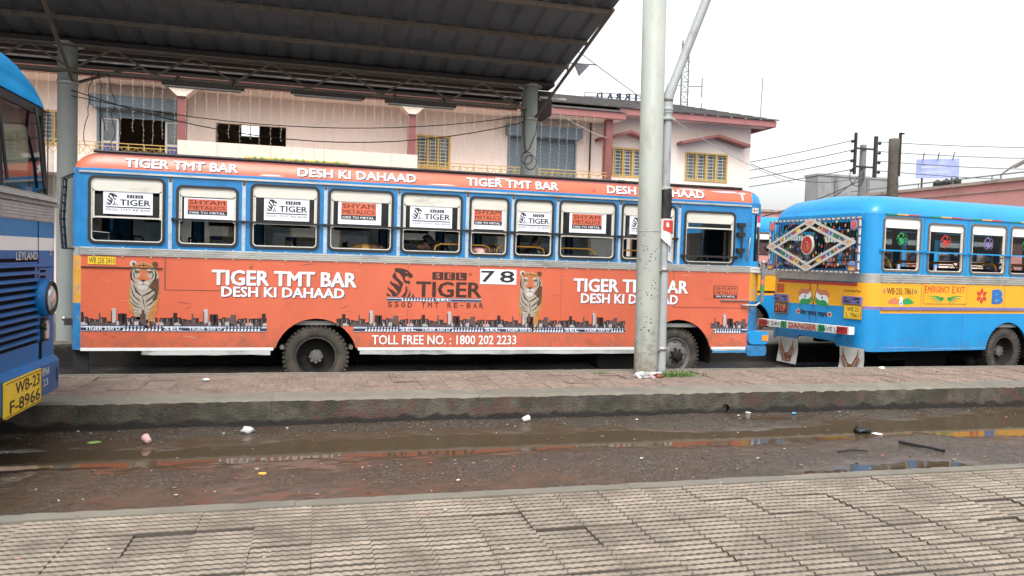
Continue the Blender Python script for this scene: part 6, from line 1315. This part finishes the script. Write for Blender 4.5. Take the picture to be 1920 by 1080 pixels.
curl(200, 350, lambda t: 1.86-.18*t, lambda t: 2.10, 'paper', .080, .03); curl(235, 335, lambda t: 1.95-.05*t, lambda t: 2.08, 'red', .085, .028); curl(262, 300, lambda t: 1.99, lambda t: 2.05, 'paper', .092, .0); curl(290, 372, lambda t: 1.55-.05*t, lambda t: 1.78-.1*t, 'plastic_grey', .082, .09); curl(300, 368, lambda t: 1.66, lambda t: 1.80-.08*t, 'lic_blue', .086, .06)
b.build('torn_poster', label='torn red and white poster peeling off the drain pipe', cat='poster', loc=(4.482, 9.165, .29))

# ================================================================== passengers in the orange bus
def person(name, label, loc, rz, lean, shirt, legs='cloth_dark', cap=None, head_drop=0., side=0., hair='hair', arm=(.25, -.25)):
    """one continuous seated body grown from a jointed skeleton"""
    J = {}; E = []
    def j(k, x, y, z, r, par=None): J[k] = (V(x, y, z), r); par and E.append((par, k))
    s, c = math.sin(lean), math.cos(lean); T = lambda h, f=0., y=0.: (f*c+h*s, y+side*h, h*c-f*s)
    j('pelvis', 0, 0, .10, .15); j('waist', *T(.27), .135, 'pelvis'); j('chest', *T(.46), .155, 'waist'); j('upper', *T(.56), .12, 'chest'); j('neck', *T(.64, .01), .055, 'upper')
    n0 = V(*T(.64, .01)); hd = V(math.sin(lean+head_drop), side, math.cos(lean+head_drop)).normalized(); hf = V(math.cos(lean+head_drop), 0, -math.sin(lean+head_drop))
    for k, (u, f, r) in enumerate(((.07, .015, .065), (.15, .02, .098), (.22, .01, .088))): p = n0+hd*u+hf*f; j('head%d' % k, *p, r, 'neck' if k == 0 else 'head%d' % (k-1))
    p = n0+hd*.13+hf*.118; j('nose', *p, .018, 'head1')
    for q, sg in (('l', 1), ('r', -1)):
        j('sh'+q, *T(.545, 0, .19*sg), .07, 'upper'); j('el'+q, *T(.30, arm[0]*.6, .235*sg), .048, 'sh'+q); j('wr'+q, *T(.18, .30, .14*sg), .034, 'el'+q); j('ha'+q, *T(.16, .38, .12*sg), .036, 'wr'+q)
        for m, dy in enumerate((-.025, -.008, .009, .026)): j('f%d%s' % (m, q), *T(.14, .46-abs(dy), .12*sg+dy), .010, 'ha'+q)
        j('th'+q, *T(.19, .42, .12*sg-.035*sg), .011, 'ha'+q)
        j('hip'+q, .06, .10*sg, .09, .095, 'pelvis'); j('kn'+q, .46, .12*sg, .10, .07, 'hip'+q); j('an'+q, .48, .12*sg, -.34, .045, 'kn'+q); j('to'+q, .62, .13*sg, -.39, .035, 'an'+q)
    ks = list(J); me = bpy.data.meshes.new('body'); me.from_pydata([J[k][0] for k in ks], [(ks.index(a), ks.index(b_)) for a, b_ in E], [])
    o = bpy.data.objects.new('tmp', me); COL.objects.link(o); md = o.modifiers.new('skin', 'SKIN'); md.use_smooth_shade = True; sv = me.skin_vertices[0].data
    for i, k in enumerate(ks): r = J[k][1]; sv[i].radius = (r, r); sv[i].use_root = k == 'pelvis'
    o.modifiers.new('sub', 'SUBSURF').levels = 2
    dg = bpy.context.evaluated_depsgraph_get(); m2 = bpy.data.meshes.new_from_object(o.evaluated_get(dg)); bpy.data.objects.remove(o)
    mats = [shirt, legs, 'skin', hair]; m2.materials.clear()
    for m in mats: m2.materials.append(MATS[m])
    hc = J['head1'][0]
    for p_ in m2.polygons:
        c_ = p_.center; k = min(ks, key=lambda q: (J[q][0]-c_).length-J[q][1]); i = 0
        if k.startswith('head') or k == 'nose' or k == 'neck': d = c_-hc; i = 3 if (d.dot(hd) > .055 or (d.dot(hf) < -.015 and d.dot(hd) > -.06)) else 2
        elif k[:2] in ('wr', 'ha', 'th') or (k[0] == 'f' and k[1].isdigit()): i = 2
        elif k[:2] in ('hi', 'kn', 'an', 'to'): i = 1
        p_.material_index = i; p_.use_smooth = True
    root = thing(name, label, 'person', loc, rz); link('body', m2, root)
    b = MB()
    for sg in (-1, 1): p = hc+hf*.082+V(0, sg*.034, 0)+hd*.01; b.sphere(p, .011, 'paper', 6); b.sphere(p+hf*.007, .006, 'hair', 5)
    b.build('eyes', root); b = MB()
    for sg in (-1, 1): b.sphere(hc+V(0, sg*.098, 0), .022, 'skin', 6, (.7, .4, 1.3))
    b.build('ears', root)
    if cap: b = MB(); b.lathe([(.108, 0), (.104, .05), (.075, .10), (0, .115)], hc+hd*.05, hd, cap, 20); b.build('cap', root)
FL = LANE+1.02
person('person', 'dozing person in a pink shirt slumped against the bus window bars', (2.02, 11.74, FL+.82), R(0), 1.05, 'shirt_pink', head_drop=.3, side=-.1)
person('person', 'dark-haired person in dark clothes seated by the bus window right of the pink shirt', (3.35, 11.86, FL+.55), R(0), .12, 'cloth_dark', 'cloth_dark', head_drop=.2)
person('person', 'person in a mustard brown shirt bent forward behind the fourth bus window', (.22, 11.72, FL+.86), R(0), 1.15, 'shirt_mustard', head_drop=.25)
person('person', 'person in a dark cap with head bowed at the fifth bus window', (1.32, 11.78, FL+.50), R(0), .30, 'cloth_dark', 'cloth_dark', 'cloth_dark', head_drop=.5)

# ================================================================== litter and weeds
rn = random.Random(21)
def gz(x, y):
    if 7.95 < y < 9.7 or y < 4.66: return .302
    return LANE+.012*fbm(x, y, 4, 1.1) if y >= 9.7 else max(road_height(x, y), WATER)
def crumple(b, x, y, z, s, m, seed, flat=.5):
    r_ = random.Random(seed); b0 = len(b.v); b.sphere((0, 0, 0), 1, m, 6)
    for i in range(b0, len(b.v)): v = V(*b.v[i]); k = .72+.5*noise.noise(v*2.1+V(seed, 0, 0))+r_.uniform(-.08, .08); b.v[i] = (x+v.x*s*k, y+v.y*s*k*.8, z+max(-.3*flat, v.z*flat)*s*k+s*flat*.3)
def cup(name, label, x, y, m, tilt, s=1., az=0.):
    b = MB(); b.lathe([(.0, 0), (.024, 0), (.034, .075), (.036, .076), (.032, .074), (.022, .004), (0, .004)], (0, 0, 0), (0, 0, 1), m, 18)
    X = Matrix.Rotation(az, 4, 'Z') @ Matrix.Rotation(tilt, 4, 'Y')
    b.v = [tuple((X @ V(*v))*s) for v in b.v]; zmin = min(v[2] for v in b.v); b.build(name, label=label, cat='cup', group='discarded cups', loc=(x, y, gz(x, y)-zmin+.001))
cup('paper_cup', 'white paper cup lying by the kerb left of the drain hole', 2.21, 7.78, 'paper', R(82), 1, .4)
cup('paper_cup', 'white paper cup standing in the gutter pool right of the drain hole', 4.95, 7.74, 'paper', R(4))
cup('paper_cup', 'pinkish paper cup lying on the muddy road at the left', -1.45, 7.36, 'cup_pink', R(70), 1.05, 2.2)
def scrap(name, label, cat, x, y, m, s, seed, flat=.5): b = MB(); crumple(b, 0, 0, 0, s, m, seed, flat); b.build(name, label=label, cat=cat, loc=(x, y, gz(x, y)+.002))
scrap('plastic_bag', 'crumpled clear plastic bag near the kerb at the left', 'plastic bag', -.63, 7.66, 'plastic_grey', .085, 3, .7)
scrap('plastic_bag', 'black plastic bag lying in the puddle at the right', 'plastic bag', 5.86, 6.93, 'black', .13, 7, .5)
scrap('paper_scrap', 'pale torn paper under the black bag in the puddle', 'paper', 5.98, 6.84, 'paper', .09, 8, .12)
scrap('paper_scrap', 'blue wrapper scrap at the foot of the kerb', 'wrapper', 5.66, 7.86, 'scrap_blue', .05, 9, .4)
scrap('wrapper', 'orange yellow wrapper on the tarmac at lower left', 'wrapper', -.39, 6.26, 'wrapper', .05, 10, .15)
scrap('paper_scrap', 'crumpled white paper on the pavement before the rear wheel', 'paper', -1.2, 9.1, 'paper', .06, 11, .4)
scrap('paper_scrap', 'crumpled grey wrapper in the lane behind the pavement right of the rear wheel', 'wrapper', 1.32, 10.6, 'cup_pink', .085, 12, 1.1)
scrap('plastic_bag', 'small white plastic bag in the bus lane below the toll free number', 'plastic bag', 2.42, 10.55, 'plastic_grey', .075, 13, 1.0)
scrap('paper_scrap', 'crumpled white paper on the pavement below the painted bus', 'paper', 8.3, 9.45, 'paper', .075, 14, .4)
scrap('green_leaf', 'flat yellow green leaf on the wet road at the far left', 'leaf', -1.95, 7.52, 'scrap_green', .09, 15, .06)
scrap('rag', 'rust red crumpled rag at the foot of the pole', 'rag', 4.36, 8.90, 'rag', .065, 16, .7)
scrap('paper_scrap', 'white paper strip beside the pole base', 'paper', 4.14, 8.93, 'paper', .07, 17, .12)
b = MB(); rn2 = random.Random(9)
for k in range(7): X = Matrix.Translation((rn2.uniform(-.16, .16), rn2.uniform(-.06, .04), .02)) @ Matrix.Rotation(rn2.uniform(-1, 1), 4, 'Z') @ Matrix.Rotation(rn2.uniform(-.9, .9), 4, 'X'); b.box(-.07, .07, -.05, .05, -.012, .012, rn2.choice(('pipe_grey', 'concrete', 'paper', 'cup_pink')), X)
b.build('broken_tile_pile', label='broken concrete and tile chips heaped at the pole base', cat='rubble', loc=(4.22, 9.0, .305))
b = MB(); b.box(-.22, .22, -.016, .016, 0, .025, 'black', Matrix.Rotation(R(-65), 4, 'Z')); b.build('wooden_batten', label='black stick lying across the wet grey road at the right', cat='stick', loc=(5.96, 6.19, .012))
b = MB(); b.tube([(-.16, 0, .01), (0, .02, .016), (.17, -.01, .008)], .008, 'black', 6); b.build('twig', label='short dark twig on the grey road left of the stick', cat='twig', loc=(5.1, 6.15, gz(5.1, 6.15)))
b = MB()
for i in range(260):
    u, v_ = rn.gauss(0, .17), rn.gauss(0, .05); h = rn.uniform(.03, .11); a = rn.uniform(0, 6.28); l = rn.uniform(.01, .06); w_ = .005; d = V(math.cos(a)*l, math.sin(a)*l, 0); n_ = V(-math.sin(a), math.cos(a), 0)*w_; p = V(u, v_, 0)
    b.add([p-n_, p+n_, p+d*.5+n_*.7+V(0, 0, h*.6), p+d*.5-n_*.7+V(0, 0, h*.6), p+d+V(0, 0, h)], [(0, 1, 2, 3), (3, 2, 4)], 'grass')
b.build('grass', kind='stuff', label='green grass tuft sprouting at the foot of the pole and pipe', loc=(4.66, 9.0, .30))
b = MB()
for i in range(40):
    u, v_ = rn.gauss(0, .06), rn.gauss(0, .02); h = rn.uniform(.02, .05); a = rn.uniform(0, 6.28); n_ = V(-math.sin(a), math.cos(a), 0)*.005; p = V(u, v_, 0); d = V(math.cos(a), math.sin(a), 0)*.03
    b.add([p-n_, p+n_, p+d+V(0, 0, h)], [(0, 1, 2)], 'grass')
b.build('grass', kind='stuff', label='small sparse grass tuft left of the pole', loc=(3.72, 9.3, .30))
b = MB(); ms = ('seat_grey', 'leaf', 'leaf', 'rim_grey', 'rim_grey', 'brick', 'tig_brown', 'seat_grey', 'offwhite')
def chip(x, y, s, m):
    z = gz(x, y)+.002; a = rn.uniform(0, 6.28); q = []
    for k in range(5): t = a+k*1.256; r = s*rn.uniform(.5, 1); q.append(V(x+r*math.cos(t), y+r*math.sin(t)*.8, z+rn.uniform(0, s*.35)))
    b.add(q, [(0, 1, 2), (0, 2, 3), (0, 3, 4)], m)
for i in range(760):
    x = rn.uniform(-4, 10.5); y = rn.choice((rn.uniform(5.4, 7.9), rn.gauss(7.75, .12), rn.uniform(5.4, 6.5))); 
    if y < 7.93: chip(x, y, rn.choice((.006, .008, .011, .015, .024)), rn.choice(ms))
for i in range(420): chip(rn.uniform(-4, 10.5), rn.uniform(8.0, 9.6), rn.choice((.008, .012, .018)), rn.choice(ms))
for i in range(120): chip(rn.uniform(-1.8, 6.2), rn.uniform(3.3, 4.6), rn.choice((.006, .01, .014)), rn.choice(ms))
for i in range(300): chip(rn.uniform(-4, 11), rn.uniform(9.75, 11.2), rn.choice((.01, .016, .024, .03)), rn.choice(ms))
b.build('litter_specks', kind='stuff', label='scattered paper scraps, leaf bits and grit on road and pavement')
